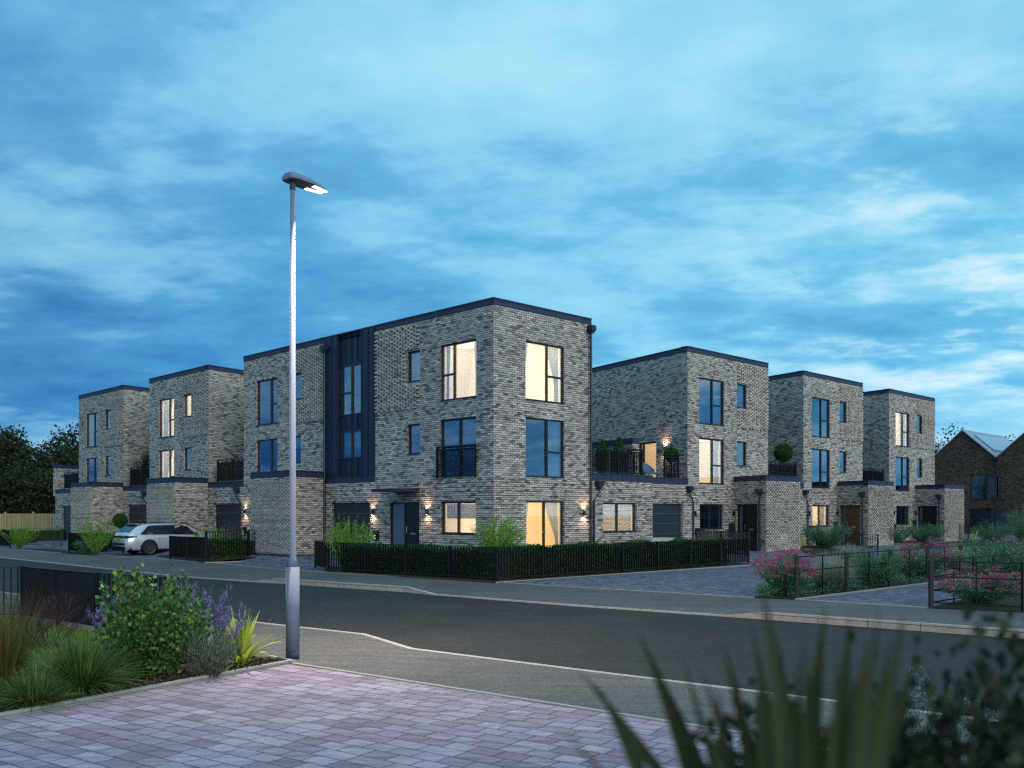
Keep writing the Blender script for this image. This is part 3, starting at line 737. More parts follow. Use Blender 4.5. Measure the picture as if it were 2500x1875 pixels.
# ================================================================ STREET SETTING
def line_interp(pts, x):
    pts = sorted(pts)
    for a, b in zip(pts[:-1], pts[1:]):
        if a[0] <= x <= b[0]:
            t = (x - a[0]) / (b[0] - a[0]); return [a[i] + t * (b[i] - a[i]) for i in range(1, len(a))]
    return list(pts[0][1:]) if x < pts[0][0] else list(pts[-1][1:])
FBL = [(-300, 1313, 0), (0, 1340, 0), (503, 1373, 0), (697, 1392, 0), (1218, 1422, 0), (1400, 1433.5, 0), (1842, 1459.7, 0), (1945, 1464, 0), (2265, 1484, 0), (2500, 1495, 0), (2900, 1514, 0)]
FKL = [(-300, 1330, -.085), (0, 1361, -.085), (430, 1407, -.085), (610, 1419.6, -.085), (671, 1413, .03), (986, 1433, .03), (1055, 1451, -.085), (1400, 1478, -.085), (1766, 1503, -.085), (1875, 1496.5, .03), (2500, 1540, .03), (2900, 1568, .03)]
NKL = [(-300, 1402, -.075), (14, 1447, -.075), (544, 1510, -.075), (650, 1522, -.075), (893, 1548.5, -.075), (1010, 1584, -.075), (1400, 1633, -.075), (2038, 1711, -.075), (2500, 1768, -.075), (2900, 1817, -.075)]
NBL = [(-300, 1462, 0), (50, 1513, 0), (240, 1545, 0), (655, 1607, 0), (716, 1619, 0), (1400, 1725, 0), (2500, 1895, 0), (2900, 1957, 0)]
def wpt(L, x, dz=0.):
    y, z = line_interp(L, x); X, Y = gp(x, y, z); return (X, Y, z + dz)
def xs_of(*Ls): return sorted(set(p[0] for L in Ls for p in L) | set(range(-300, 2901, 100)))
def strip(name, L1, L2, mat, dz=0., rows=1):
    mb = MB()
    xs = xs_of(L1, L2)
    for a, b in zip(xs[:-1], xs[1:]):
        p = [wpt(L1, a), wpt(L1, b), wpt(L2, b), wpt(L2, a)]; mb.quad(*[(q[0], q[1], q[2] + dz) for q in p])
    o = mb.build(name, mat); tag(o, kind='structure'); return o
strip('footpath', FBL, FKL, M['path']); strip('footpath', NKL, NBL, M['path'])
rd = MB(); xs = xs_of(FKL, NKL)
for a, b in zip(xs[:-1], xs[1:]):
    p, q = wpt(FKL, a), wpt(FKL, b); r, s_ = wpt(NKL, b), wpt(NKL, a)
    rd.quad((p[0], p[1] + .5, -.105), (q[0], q[1] + .5, -.105), (r[0], r[1] - .4, -.105), (s_[0], s_[1] - .4, -.105))
tag(rd.build('road', M['road']), kind='structure')
gr = MB(); gr.quad((-400, -40, -.16), (400, -40, -.16), (400, 500, -.16), (-400, 500, -.16)); tag(gr.build('ground', M['grass']), kind='structure')

def kerb(name, pts, w, zb, mat, side=1):
    """pts: world points of the top arris; w: width away from the road"""
    mb = MB(); n = len(pts); off = []
    for i in range(n):
        a, b = np.array(pts[max(i - 1, 0)][:2]), np.array(pts[min(i + 1, n - 1)][:2]); d = (b - a) / np.linalg.norm(b - a)
        off.append(np.array([-d[1], d[0]]) * side * w)
    for i in range(n - 1):
        p, q = pts[i], pts[i + 1]; a, b = (p[0] + off[i][0], p[1] + off[i][1]), (q[0] + off[i + 1][0], q[1] + off[i + 1][1])
        mb.hexa([(p[0], p[1], zb), (q[0], q[1], zb), (*b, zb), (*a, zb), (p[0], p[1], p[2]), (q[0], q[1], q[2]), (*b, q[2]), (*a, p[2])])
    o = mb.build(name, mat); tag(o, kind='structure'); return o
def dens(L, x0, x1, dz):
    xs = sorted(set([x0, x1] + [p[0] for p in L if x0 < p[0] < x1])); return [wpt(L, x, dz) for x in xs]
kerb('kerb', dens(FKL, -300, 2900, .008), .14, -.2, M['kerb'])
kerb('kerb', dens(NKL, -300, 2900, .012), .10, -.2, M['edging'], -1)
kerb('kerb', dens(FBL, -300, 2900, .012), .05, -.1, M['edging'])
kerb('kerb', dens(NBL, 716, 2900, .012), .055, -.1, M['edging'], -1)

# block paved ground between the footpath and the houses, rising gently to the thresholds
dv = MB(); xs = list(range(-300, 2901, 50)); rows = []
for x in xs:
    a = wpt(FBL, x); col = []
    for j in range(41):
        Y = a[1] + (95 - a[1]) * (j / 40) ** 1.6; X = at(x, Y); col.append((X, Y, (G(X, Y) if j else 0) - .006))
    rows.append(col)
for a, b in zip(rows[:-1], rows[1:]):
    for j in range(40): dv.quad(a[j], b[j], b[j + 1], a[j + 1])
tag(dv.build('driveway', M['paving2'], smooth=True), kind='structure')
# near parking court
pv = MB(); xs = list(range(716, 2901, 60))
e0 = gp(716, 1619); e1 = gp(0, 1754); e1 = (e0[0] + (e1[0] - e0[0]) * 2.0, e0[1] + (e1[1] - e0[1]) * 2.0)
Lb = [wpt(NBL, 716), wpt(NBL, 2900)]
pv.add([(e0[0], e0[1], -.004), (Lb[1][0], Lb[1][1], -.004), (Lb[1][0] + 3, -6, -.004), (e1[0], -6, -.004), (e1[0], e1[1], -.004)], [[0, 1, 2, 3, 4]])
tag(pv.build('paved_court', M['paving']), kind='structure')
kerb('kerb', [(e0[0], e0[1], .045), ((e0[0] + e1[0]) / 2, (e0[1] + e1[1]) / 2, .045), (e1[0], e1[1], .045)], .055, -.1, M['edging'], -1)
kerb('kerb', [wpt(NBL, 655, .035), (e0[0], e0[1], .035)], .05, -.1, M['edging'], 1)

def bed(name, front, back, mat, dz=.02, rows=6, glob=True):
    """front/back: pixel polylines on the ground, paired point by point"""
    mb = MB(); f = [gp(*p) for p in front]; b = [gp(*p) for p in back]
    g = lambda x, y: (x, y, (G(x, y) if glob else 0) + dz)
    for i in range(len(f) - 1):
        for r in range(rows):
            t0, t1 = r / rows, (r + 1) / rows
            L = lambda p, q, t: (p[0] + (q[0] - p[0]) * t, p[1] + (q[1] - p[1]) * t)
            mb.quad(g(*L(f[i], b[i], t0)), g(*L(f[i + 1], b[i + 1], t0)), g(*L(f[i + 1], b[i + 1], t1)), g(*L(f[i], b[i], t1)))
    o = mb.build(name, mat); tag(o, kind='structure'); return o
bed('garden_bed', [(798, 1397), (1218, 1423.5), (1852, 1379)], [(790, 1380), (1180, 1386), (1650, 1362)], M['mulch'], .012)
bed('garden_bed', [(500, 1374), (704, 1367)], [(380, 1358), (560, 1349)], M['mulch'], .012)
bed('garden_bed', [(170, 1352), (240, 1356)], [(60, 1340), (130, 1340)], M['mulch'], .012)
bed('garden_bed', [(1842, 1460.5), (1947, 1464.5), (2346, 1415), (2580, 1386)], [(1855, 1432), (1925, 1415), (2160, 1366), (2560, 1340)], M['mulch'], .012)
bed('garden_bed', [(2262, 1485), (2500, 1496), (2800, 1509)], [(2385, 1457), (2520, 1438), (2700, 1430)], M['mulch'], .012)
bed('garden_bed', [(1850, 1346.5), (1940, 1354.5), (1987, 1357.5), (2068, 1359)], [(1955, 1338), (1985, 1338), (2020, 1338), (2150, 1340)], M['mulch'], .012)
bed('garden_bed', [(2140, 1340), (2230, 1342), (2330, 1334), (2560, 1330)], [(2180, 1325), (2250, 1322), (2340, 1318), (2560, 1318)], M['mulch'], .012)
bed('lawn_bed', [(-250, 1700), (60, 1640), (330, 1600), (520, 1590)], [(-300, 1464), (50, 1515), (242, 1546), (520, 1588)], M['grass'], .008, glob=False)
bed('near_garden_bed', [(-250, 1801.5), (0, 1754.5), (716, 1619.5)], [(-250, 1705), (60, 1655), (655, 1607.5)], M['mulch'], .015, glob=False)
kerb('kerb', [(*gp(1213, 1423.5), .03), (*gp(1852, 1379), .03)], .05, -.1, M['edging'], 1)
kerb('kerb', [(*gp(1945, 1464.5), .03), (*gp(2346, 1415), .03), (*gp(2580, 1386), .03)], .05, -.1, M['edging'], 1)
kerb('kerb', [(*gp(500, 1374.5), .03), (*gp(704, 1367.5), .03)], .05, -.1, M['edging'], 1)

# ---------------------------------------------------------------- timber fence far left
tf = empty('timber_fence', 'pale close boarded timber fence under the dark trees at the far left', 'fence')
Yf = 66.; fr = Fr((at(-260, Yf), Yf), (1, .0)); L = at(150, Yf) - at(-260, Yf)
MB().box(fr, 0, L, -.02, .02, .0, 1.86).build('fence_panel', M['timber'], tf)
n = 6
for i in range(n + 1): MB().box(fr, L * i / n - .06, L * i / n + .06, -.06, .06, 0, 1.98).build('post', M['timber'], tf)

# ---------------------------------------------------------------- vertical bar garden railings
def garden_fence(label, pix, h=.98, posts=None, pitch=.118, group='black bar garden railings', bd=.05, bw=.012):
    P = [np.array(gp(*p)) for p in pix]
    t = empty('garden_railing', label, 'railing', group=group)
    for a, b in zip(P[:-1], P[1:]):
        L = np.linalg.norm(b - a); fr = Fr(a, b - a); zg = max(G(*a), G(*b))
        m = MB(); m.box(fr, 0, L, -.022, .022, zg + h - .012, zg + h); m.box(fr, 0, L, -.02, .02, zg + .09, zg + .12)
        u = pitch / 2
        while u < L: m.box(fr, u - bw / 2, u + bw / 2, -bd / 2, bd / 2, zg + .12, zg + h - .012); u += pitch
        m.build('railing_panel', M['black'], t)
        k = max(1, round(L / 1.75))
        for i in range(k + 1): MB().box(fr, L * i / k - .03, L * i / k + .03, -.032, .032, 0, zg + h + .004).build('post', M['black'], t)
    return t
garden_fence('black bar railing round the corner garden, in front of the long clipped hedge', [(770, 1387), (801, 1395), (1213, 1420), (1827, 1377), (1700, 1364.5)])
garden_fence('black bar railing with one very dark raking panel, right of the silver car', [(415, 1365), (502.5, 1372.5), (704, 1364)])
garden_fence('black bar railing with a short dark panel, just left of the silver car', [(168, 1349), (228, 1353), (300, 1350)])
garden_fence('black bar railing at the left edge of the far garden, under the timber fence', [(-160, 1325), (25, 1338), (150, 1336)])
garden_fence('large black bar railing in the left foreground, behind the lawn and shrubs', [(-260, 1519), (55, 1512), (239, 1542.6), (428, 1563)], bd=.055)
garden_fence('black bar panel fence beside the round sage shrub on the far side of the drive', [(2066, 1357), (2143, 1359)], bd=.05, pitch=.1)
garden_fence('small black bar panel fence in front of the right end house', [(2306, 1329), (2364, 1330)], bd=.05, pitch=.1)
garden_fence('low black bar railing between the second and last porch', [(2196, 1322), (2290, 1324)])
garden_fence('short black bar railing behind the hedge, left of the sage shrub', [(1952, 1345), (1995, 1345)])

# ---------------------------------------------------------------- estate rail fences
def estate_fence(label, pix, hs=None):
    P = [np.array(gp(*p)) for p in pix]; t = empty('estate_railing', label, 'fence', group='low estate railings with flat bars')
    H = 1.0
    for i, p in enumerate(P):
        MB().box(Fr(p, (1, .0)), -.04, .04, -.04, .04, 0, H).build('post', M['black'], t)
    for a, b in zip(P[:-1], P[1:]):
        L = np.linalg.norm(b - a); fr = Fr(a, b - a); m = MB()
        for z in (.965, .64, .35, .10): m.box(fr, 0, L, -.008, .008, z - .014, z + .014)
        k = 2
        for i in range(1, k): m.box(fr, L * i / k - .014, L * i / k + .014, -.012, .012, 0, .97)
        m.build('rails', M['black'], t)
estate_fence('estate railing running back along the long planted strip from the pink bush', [(1945, 1463), (2067, 1447.5), (2173, 1434), (2265, 1422), (2346, 1411), (2418, 1402), (2482, 1394), (2560, 1384)])
estate_fence('estate railing turning a corner round the pink bed at the right edge', [(2700, 1504), (2500, 1494), (2273, 1482), (2380, 1465), (2469, 1450), (2520, 1443)])
# ================================================================ STREET LAMP
def street_lamp():
    Y = 12.82; X = at(714.5, Y)
    t = empty('street_lamp', 'tall slim grey street lamp with a lit flat head, at the paved court corner', 'street lamp', (X, Y, 0))
    MB().tube([(0, 0, -.02), (0, 0, .115)], .0925, 28).build('base_band', M['galvdark'], t)
    MB().tube([(0, 0, .115), (0, 0, 1.25)], .0915, 28).build('lower_column', M['galv'], t, smooth=False)
    MB().tube([(0, 0, 1.25), (0, 0, 1.37), (0, 0, 1.375), (0, 0, 6.48)], [.0915, .047, .0455, .032], 28).build('pole', M['galv'], t)
    for ob in t.children:
        for p in ob.data.polygons: p.use_smooth = len(p.vertices) == 4
    MB().box(Fr((X, Y), (1, .0)).sh(0), 0, 0, 0, 0, 0, 0)
    d = MB(); fr = Fr((0.0, -1e-6), (.80, -.60)); fr.n = np.array([.6, .8])
    f0 = Fr((0, 0), (1, 0)); f0.n = np.array([0., 1.])
    a = np.array([.578, .816]); b = np.array([-.816, .578])
    def hp(l, w, z): q = a * l + b * w; return (float(q[0]), float(q[1]), z)
    out = [(-.11, .09), (-.03, .135), (.26, .145), (.58, .06), (.60, 0), (.58, -.06), (.26, -.145), (-.03, -.135), (-.11, -.09)]
    n = len(out); h = MB()
    low = [hp(l, w, 6.50) for l, w in out]; mid = [hp(l, w, 6.53) for l, w in out]; top = [hp(l * .9 + .01, w * .70, 6.53 + .06 * (1 - max(0, l) * .9)) for l, w in out]
    h.add(low + mid + top, [[i, (i + 1) % n, (i + 1) % n + n, i + n] for i in range(n)] + [[i + n, (i + 1) % n + n, (i + 1) % n + 2 * n, i + 2 * n] for i in range(n)] + [list(range(n))[::-1], list(range(2 * n, 3 * n))])
    hd = h.build('lamp_head', M['galv'], t)
    hb = MB(); hb.tube([(0, 0, 6.38), (0, 0, 6.50)], .042, 16); hb.build('socket', M['galvdark'], t)
    ln = MB()
    for i in range(4):
        for s in (-.075, .075):
            l0 = .31 + i * .068; w = s * (1 - i * .12)
            ln.add([hp(l0, w - .032, 6.496), hp(l0 + .055, w - .032, 6.496), hp(l0 + .055, w + .032, 6.496), hp(l0, w + .032, 6.496)], [[0, 1, 2, 3]])
    ln.build('led_panel', M['led'], hd)
    l = light('AREA', 'street_light', hp(.54, 0, 6.47), 470., (1., .83, .66), t, shape='DISK', size=.16, spread=R_(135))
    l.rotation_euler = Vector((a[0] * .42, a[1] * .42, -1)).to_track_quat('-Z', 'Y').to_euler()
street_lamp()

# ================================================================ CAR
def carpaint():
    k = NT('silver_car_paint'); b = k.bsdf((.62, .66, .71), .25, .45, .5, Coat_Weight=.8); return k.m
M['paint'] = carpaint()
M['carglass'] = plain('dark_car_glass', (.012, .016, .022), .04, 0, .9, .0)
M['tyre'] = plain('rubber_tyre', (.012, .012, .013), .8)
M['trim'] = plain('black_gloss_trim', (.006, .006, .008), .15, 0, .6)
M['alloy'] = plain('grey_alloy_wheel', (.20, .21, .23), .3, .8)
M['plate'] = plain('yellow_number_plate', (.62, .48, .02), .5)
M['redlamp'] = plain('rear_lamp_glass', (.10, .004, .006), .12, 0, .8)
M['chrome'] = plain('chrome_trim', (.6, .62, .66), .12, 1.)
def ip(pts, x):
    for a, b in zip(pts[:-1], pts[1:]):
        if x <= b[0]: t = max(0, (x - a[0]) / (b[0] - a[0])); return a[1] + (b[1] - a[1]) * t
    return pts[-1][1]
def car():
    c = gp(364.4, 1355.5); th = math.atan2(dB[1], dB[0]); lx, ly = 1.02, -.92
    ox = c[0] - (math.cos(th) * lx - math.sin(th) * ly); oy = c[1] - (math.sin(th) * lx + math.cos(th) * ly)
    t = empty('parked_car', 'silver estate car parked on the drive with its back to the street', 'car', (ox, oy, 0.0), th)
    TOP = [(0, .70), (.03, .90), (.10, 1.0), (.20, 1.07), (.62, 1.37), (.80, 1.42), (1.3, 1.455), (2.0, 1.468), (2.6, 1.45), (3.0, 1.385), (3.7, 1.03), (4.1, .96), (4.5, .88), (4.78, .74), (4.9, .52)]
    BELT = [(0, .64), (.1, .90), (.4, .935), (2, .925), (3.6, .89), (4.4, .80), (4.9, .45)]
    WID = [(0, .76), (.08, .83), (.3, .89), (.9, .925), (3.9, .92), (4.4, .875), (4.75, .74), (4.9, .50)]
    def sec(x):
        top, be, w = ip(TOP, x), ip(BELT, x), ip(WID, x); be = min(be, top - .03); gh = top - be
        zb = .30 if x < .25 or x > 4.6 else .22; wr = w - .06 - gh * .46
        fl = .022 * math.exp(-((x - 1.02) / .5) ** 2) + .02 * math.exp(-((x - 3.95) / .5) ** 2)
        zt = max(zb + .05, min(.5, be - .2))
        P = [(0, zb), (w - .16, zb), (w - .05, zb + .03), (w - .01, zb + .12), (w + fl, zt + .05), (w + fl * .8, (zt + be) / 2 + .05), (w - .025, be - .05), (w - .06, be)]
        for q in (.25, .5, .75): P.append((w - .06 - gh * .46 * q + .012 * math.sin(q * 3.14), be + (gh - .07 if gh > .12 else gh * .5) * q))
        P += [(wr, top - min(.055, gh * .4)), (wr - .06, top - min(.02, gh * .15)), (wr * .6, top), (0, top + .008)]
        return P
    xs = [0, .015, .03, .06, .1, .15, .2, .3, .4, .5, .62, .72, .8, .95, 1.1, 1.3, 1.6, 2, 2.3, 2.6, 2.8, 3.0, 3.2, 3.45, 3.7, 3.9, 4.1, 4.3, 4.5, 4.65, 4.78, 4.85, 4.9]
    mb = MB(); vs = []; K = len(sec(1.))
    for x in xs:
        s = sec(x); vs += [(x, -p[0], p[1]) for p in s] + [(x, p[0], p[1]) for p in s[::-1][1:-1]]
    N = 2 * K - 2; fs = [[i * N + j, i * N + (j + 1) % N, (i + 1) * N + (j + 1) % N, (i + 1) * N + j] for i in range(len(xs) - 1) for j in range(N)]
    fs += [list(range(N)), list(range((len(xs) - 1) * N, len(xs) * N))]
    mb.add(vs, fs); bo = mb.build('body', M['paint'], t, smooth=True)
    def side(x, q, off=.006):
        s = sec(x); be = s[7]; tp = s[11]; i = q * 4; j = min(3, int(i)); a, b = s[7 + j], s[8 + j]; f = i - j
        return (x, -(a[0] + (b[0] - a[0]) * f + off), a[1] + (b[1] - a[1]) * f)
    for s in (1, -1):
        g = MB()
        for (x0, x1) in ((.66, 3.44),):
            n = 30
            for i in range(n):
                p = [x0 + (x1 - x0) * i / n, x0 + (x1 - x0) * (i + 1) / n]
                hi = [min(.93, .05 + max(0, x - .60) * 1.9) if x < 2 else min(.93, max(.06, (3.50 - x) * 1.7)) for x in p]
                for r in range(5):
                    f0, f1 = r / 5, (r + 1) / 5; q = lambda x, h, f: side(x, .04 + (max(.05, h) - .04) * f, .014)
                    a, b, c_, d = q(p[0], hi[0], f0), q(p[1], hi[1], f0), q(p[1], hi[1], f1), q(p[0], hi[0], f1)
                    g.quad(*[(v[0], v[1] * s, v[2]) for v in (a, b, c_, d)])
        g.build('side_window', M['carglass'], t, smooth=True)
        h = MB()
        for x0 in (1.45, 2.45): h.tube([(x0, -s * .938, .80), (x0 + .19, -s * .938, .80)], .012, 8)
        h.build('door_handle', M['chrome'], t)
        r = MB(); r.tube([(.9, -s * .60, 1.45), (1.1, -s * .60, 1.485), (2.5, -s * .60, 1.487), (2.75, -s * .60, 1.45)], .014, 6); r.build('roof_rail', M['trim'], t)
        m = MB(); m.tube([(3.28, -s * .90, .95), (3.26, -s * 1.0, .98)], .02, 6); m.add([(3.20 + a, -s * (.98 + b), .92 + c_) for c_ in (0, .13) for a, b in ((0, 0), (.1, 0), (.07, .16), (0, .17))], [[0, 1, 2, 3], [4, 5, 6, 7], [0, 1, 5, 4], [1, 2, 6, 5], [2, 3, 7, 6], [3, 0, 4, 7]])
        m.build('door_mirror', M['trim'], t)
        sl = MB()
        sl.hexa([(1.35, -s * .90, .20), (3.55, -s * .90, .20), (3.55, -s * .80, .20), (1.35, -s * .80, .20), (1.35, -s * .925, .27), (3.55, -s * .925, .27), (3.55, -s * .80, .27), (1.35, -s * .80, .27)]); sl.build('sill', M['trim'], t)
        for wx in (1.02, 3.95):
            ar = MB(); pts = [(wx + math.cos(R_(q)) * .395, -s * .951, .335 + math.sin(R_(q)) * .395) for q in range(0, 360, 12)]
            pts = [(p[0], p[1], max(.19, p[2])) for p in pts]; ar.add(pts + [(p[0], p[1] + s * .3, p[2]) for p in pts], [list(range(30))] + [[i, (i + 1) % 30, (i + 1) % 30 + 30, i + 30] for i in range(30)]); ar.build('wheel_arch', M['trim'], t)
            wl = MB(); rr = [(.20, .0), (.30, -.02), (.335, .01), (.345, .05), (.345, .18), (.33, .22)]; SG = 36; vs = []
            for (r0, yy) in rr: vs += [(wx + math.cos(2 * math.pi * i / SG) * r0, -s * (.972 - yy), .345 + math.sin(2 * math.pi * i / SG) * r0) for i in range(SG)]
            wl.add(vs, [[j * SG + i, j * SG + (i + 1) % SG, (j + 1) * SG + (i + 1) % SG, (j + 1) * SG + i] for j in range(len(rr) - 1) for i in range(SG)]); ty = wl.build('wheel', M['tyre'], t, smooth=True)
            rm = MB()
            rm.add([(wx + math.cos(2 * math.pi * i / 36) * .24, -s * .955, .345 + math.sin(2 * math.pi * i / 36) * .24) for i in range(36)], [list(range(36))])
            rm.cur = 1
            for i in range(20):
                q = 2 * math.pi * i / 20; c0, s0 = math.cos(q), math.sin(q); px_, pz_ = -s0, c0
                rm.add([(wx + c0 * r0 + px_ * w_, -s * yy, .345 + s0 * r0 + pz_ * w_) for (r0, w_, yy) in ((.04, -.006, .963), (.04, .006, .963), (.245, .010, .982), (.245, -.010, .982))], [[0, 1, 2, 3]])
            rm.tube([(wx, -s * .955, .345), (wx, -s * .972, .345)], .045, 14)
            SGs = 40; vv = []
            for r0, yy in ((.236, .978), (.256, .984)): vv += [(wx + math.cos(2 * math.pi * i / SGs) * r0, -s * yy, .345 + math.sin(2 * math.pi * i / SGs) * r0) for i in range(SGs)]
            rm.add(vv, [[i, (i + 1) % SGs, (i + 1) % SGs + SGs, i + SGs] for i in range(SGs)])
            rm.build('rim', [M['tyre'], M['alloy']], ty)
        tl = MB(); o = [(-.014, 0), (-.014, .52), (.005, .74), (.075, .85), (.32, .91), (.46, .925)]
        zt = [(.80, .885), (.80, .89), (.79, .90), (.80, .90), (.825, .885), (.85, .865)]
        vs = []
        for (x, y), (a, b) in zip(o, zt): vs += [(x, -s * y, a), (x, -s * y, b), (x + .02, -s * max(0, y - .02), b), (x + .02, -s * max(0, y - .02), a)]
        tl.add(vs, [[4 * i + j, 4 * i + (j + 1) % 4, 4 * i + 4 + (j + 1) % 4, 4 * i + 4 + j] for i in range(len(o) - 1) for j in range(4)] + [[len(vs) - 4, len(vs) - 3, len(vs) - 2, len(vs) - 1]])
        tb = tl.build('tail_light', M['trim'], t)
        rl = MB()
        for y in (.54, .70): rl.add([(-.016 + (.03 if y > .6 else 0), -s * y, .82), (-.016 + (.03 if y > .6 else 0), -s * (y + .10), .82), (-.012 + (.03 if y > .6 else 0), -s * (y + .08), .868)], [[0, 1, 2]])
        rl.build('lamp_glass', M['chrome'], tb)
        MB().hexa([(-.02, -s * .42, .30), (.1, -s * .42, .30), (.1, -s * .64, .30), (-.02, -s * .66, .30), (-.02, -s * .46, .37), (.1, -s * .46, .37), (.1, -s * .60, .37), (-.02, -s * .62, .37)]).build('exhaust_trim', M['chrome'], t)
    for nm, q in (('rear_window', [(.185, .68, 1.065), (.61, .545, 1.372)]), ('windscreen', [(3.68, .70, 1.045), (3.02, .56, 1.388)])):
        (x0, w0, z0), (x1, w1, z1) = q; sg = -1 if nm[0] == 'r' else 1
        MB().add([(x0 + sg * .012, -w0, z0 + .012), (x0 + sg * .012, w0, z0 + .012), (x1 + sg * .012, w1, z1 + .012), (x1 + sg * .012, -w1, z1 + .012)], [[0, 1, 2, 3]]).build(nm, M['carglass'], t)
    MB().hexa([(.56, -.62, 1.392), (.56, .62, 1.392), (.86, .62, 1.432), (.86, -.62, 1.432), (.52, -.62, 1.412), (.52, .62, 1.412), (.86, .62, 1.452), (.86, -.62, 1.452)]).build('spoiler', M['paint'], t)
    MB().hexa([(-.012, -.80, .22), (.25, -.90, .22), (.25, .90, .22), (-.012, .80, .22), (-.018, -.76, .40), (.25, -.915, .36), (.25, .915, .36), (-.018, .76, .40)]).build('rear_bumper', M['trim'], t)
    MB().hexa([(-.006, -.70, .46), (.0, -.70, .46), (.0, .70, .46), (-.006, .70, .46), (-.008, -.66, .56), (.0, -.66, .56), (.0, .66, .56), (-.008, .66, .56)]).build('bumper_dark_strip', M['garage'], t)  # thin dark strip laid on the bumper face, not sunk into it
    MB().tube([(.19, -.1, 1.09), (.17, .30, 1.085)], .012, 6).build('rear_wiper', M['trim'], t)
    pl = MB().hexa([(-.022, -.26, .655), (-.01, -.26, .655), (-.01, .26, .655), (-.022, .26, .655), (-.022, -.26, .768), (-.01, -.26, .768), (-.01, .26, .768), (-.022, .26, .768)]).build('number_plate', M['plate'], t)
    cu = bpy.data.curves.new('letters', 'FONT'); cu.body = 'LC72 VPL'; cu.size = .105; cu.align_x = 'CENTER'; cu.extrude = .001
    tmp = bpy.data.objects.new('letters', cu); COL.objects.link(tmp); dg = bpy.context.evaluated_depsgraph_get()
    me = bpy.data.meshes.new_from_object(tmp.evaluated_get(dg)); bpy.data.objects.remove(tmp); me.materials.clear(); me.materials.append(M['trim'])
    o = bpy.data.objects.new('plate_letters', me); COL.objects.link(o); o.parent = pl; o.location = (-.0235, 0, .675); o.rotation_euler = (R_(90), 0, R_(-90))
car()

# ================================================================ PLANTS
def npmesh(name, V, FI, mat, parent=None, nper=4, loc=None):
    me = bpy.data.meshes.new(name); V = np.asarray(V, np.float32)
    if loc is not None: V = V - np.array(loc, np.float32)
    me.vertices.add(len(V)); me.vertices.foreach_set('co', V.ravel())
    FI = np.asarray(FI, np.int32); nf = len(FI); me.loops.add(FI.size); me.loops.foreach_set('vertex_index', FI.ravel())
    me.polygons.add(nf); me.polygons.foreach_set('loop_start', np.arange(nf, dtype=np.int32) * FI.shape[1]); me.polygons.foreach_set('loop_total', np.full(nf, FI.shape[1], np.int32))
    me.update(); me.materials.append(mat); o = bpy.data.objects.new(name, me); COL.objects.link(o); o.parent = parent
    if loc is not None: o.location = loc
    return o
def unit(n):
    v = RNG.normal(size=(n, 3)); return v / np.linalg.norm(v, axis=1, keepdims=True)
def leaves(name, P, L, W, mat, parent=None, D=None, up=.2, rnd=False, loc=None):
    n = len(P); D = unit(n) if D is None else D + unit(n) * .45
    D = D + np.array([0, 0, up]); D /= np.linalg.norm(D, axis=1, keepdims=True)
    S_ = np.cross(D, unit(n)); S_ /= np.linalg.norm(S_, axis=1, keepdims=True) + 1e-9
    L = (L * RNG.uniform(.6, 1.25, n))[:, None]; W = (W * RNG.uniform(.7, 1.2, n))[:, None]
    if rnd:
        V = np.stack([P, P + D * L * .22 + S_ * W * .42, P + D * L * .62 + S_ * W * .5, P + D * L, P + D * L * .62 - S_ * W * .5, P + D * L * .22 - S_ * W * .42], 1)
        FI = np.arange(n * 6).reshape(n, 6)
    else:
        N_ = np.cross(D, S_); V = np.stack([P, P + D * L * .5 + S_ * W * .5 + N_ * W * .12, P + D * L, P + D * L * .5 - S_ * W * .5 + N_ * W * .12], 1)
        FI = np.arange(n * 4).reshape(n, 4)
    return npmesh(name, V.reshape(-1, 3), FI, mat, parent, loc=loc)
def stem_lines(n, H, spread, r0=.06, curve=1.6, K=9, droop=0., hj=.25):
    t = np.linspace(0, 1, K)[None, :, None]; az = RNG.uniform(0, 2 * np.pi, n); rr = np.sqrt(RNG.uniform(0.02, 1, n)) * spread
    h = H * RNG.uniform(1 - hj, 1 + hj * .4, n) * (1 - .28 * (rr / max(spread, 1e-6)) ** 2)
    d = np.stack([np.cos(az), np.sin(az), 0 * az], 1)[:, None, :]
    P = d * (rr[:, None, None] * t ** curve) + d * (r0 * RNG.uniform(0, 1, n))[:, None, None]
    P = P + np.array([0, 0, 1.]) * (h[:, None, None] * (t - droop * t ** 3))
    w = RNG.normal(size=(n, 1, 3)) * np.array([1, 1, .2]) * .05 * H
    return P + w * np.sin(t * 3.1)
def ribbons(name, P, w, mat, parent=None, loc=None, taper=.8):
    n, K, _ = P.shape; T = np.gradient(P, axis=1); s = np.cross(T, np.repeat(unit(n)[:, None, :], K, 1)); s /= np.linalg.norm(s, axis=2, keepdims=True) + 1e-9
    ww = (w * (1 - taper * np.linspace(0, 1, K)))[None, :, None] * .5
    V = np.concatenate([P - s * ww, P + s * ww], 2).reshape(n, K, 2, 3)
    idx = np.arange(n * K * 2).reshape(n, K, 2)
    FI = np.stack([idx[:, :-1, 0], idx[:, :-1, 1], idx[:, 1:, 1], idx[:, 1:, 0]], -1).reshape(-1, 4)
    return npmesh(name, V.reshape(-1, 3), FI, mat, parent, loc=loc)
def along(P, m, t0=.15, t1=1., jit=.02):
    n, K, _ = P.shape; i = RNG.integers(0, n, m); t = RNG.uniform(t0, t1, m) * (K - 1.001); j = t.astype(int); f = (t - j)[:, None]
    q = P[i, j] * (1 - f) + P[i, j + 1] * f; T = P[i, j + 1] - P[i, j]; T /= np.linalg.norm(T, axis=1, keepdims=True) + 1e-9
    return q + RNG.normal(size=(m, 3)) * jit, T
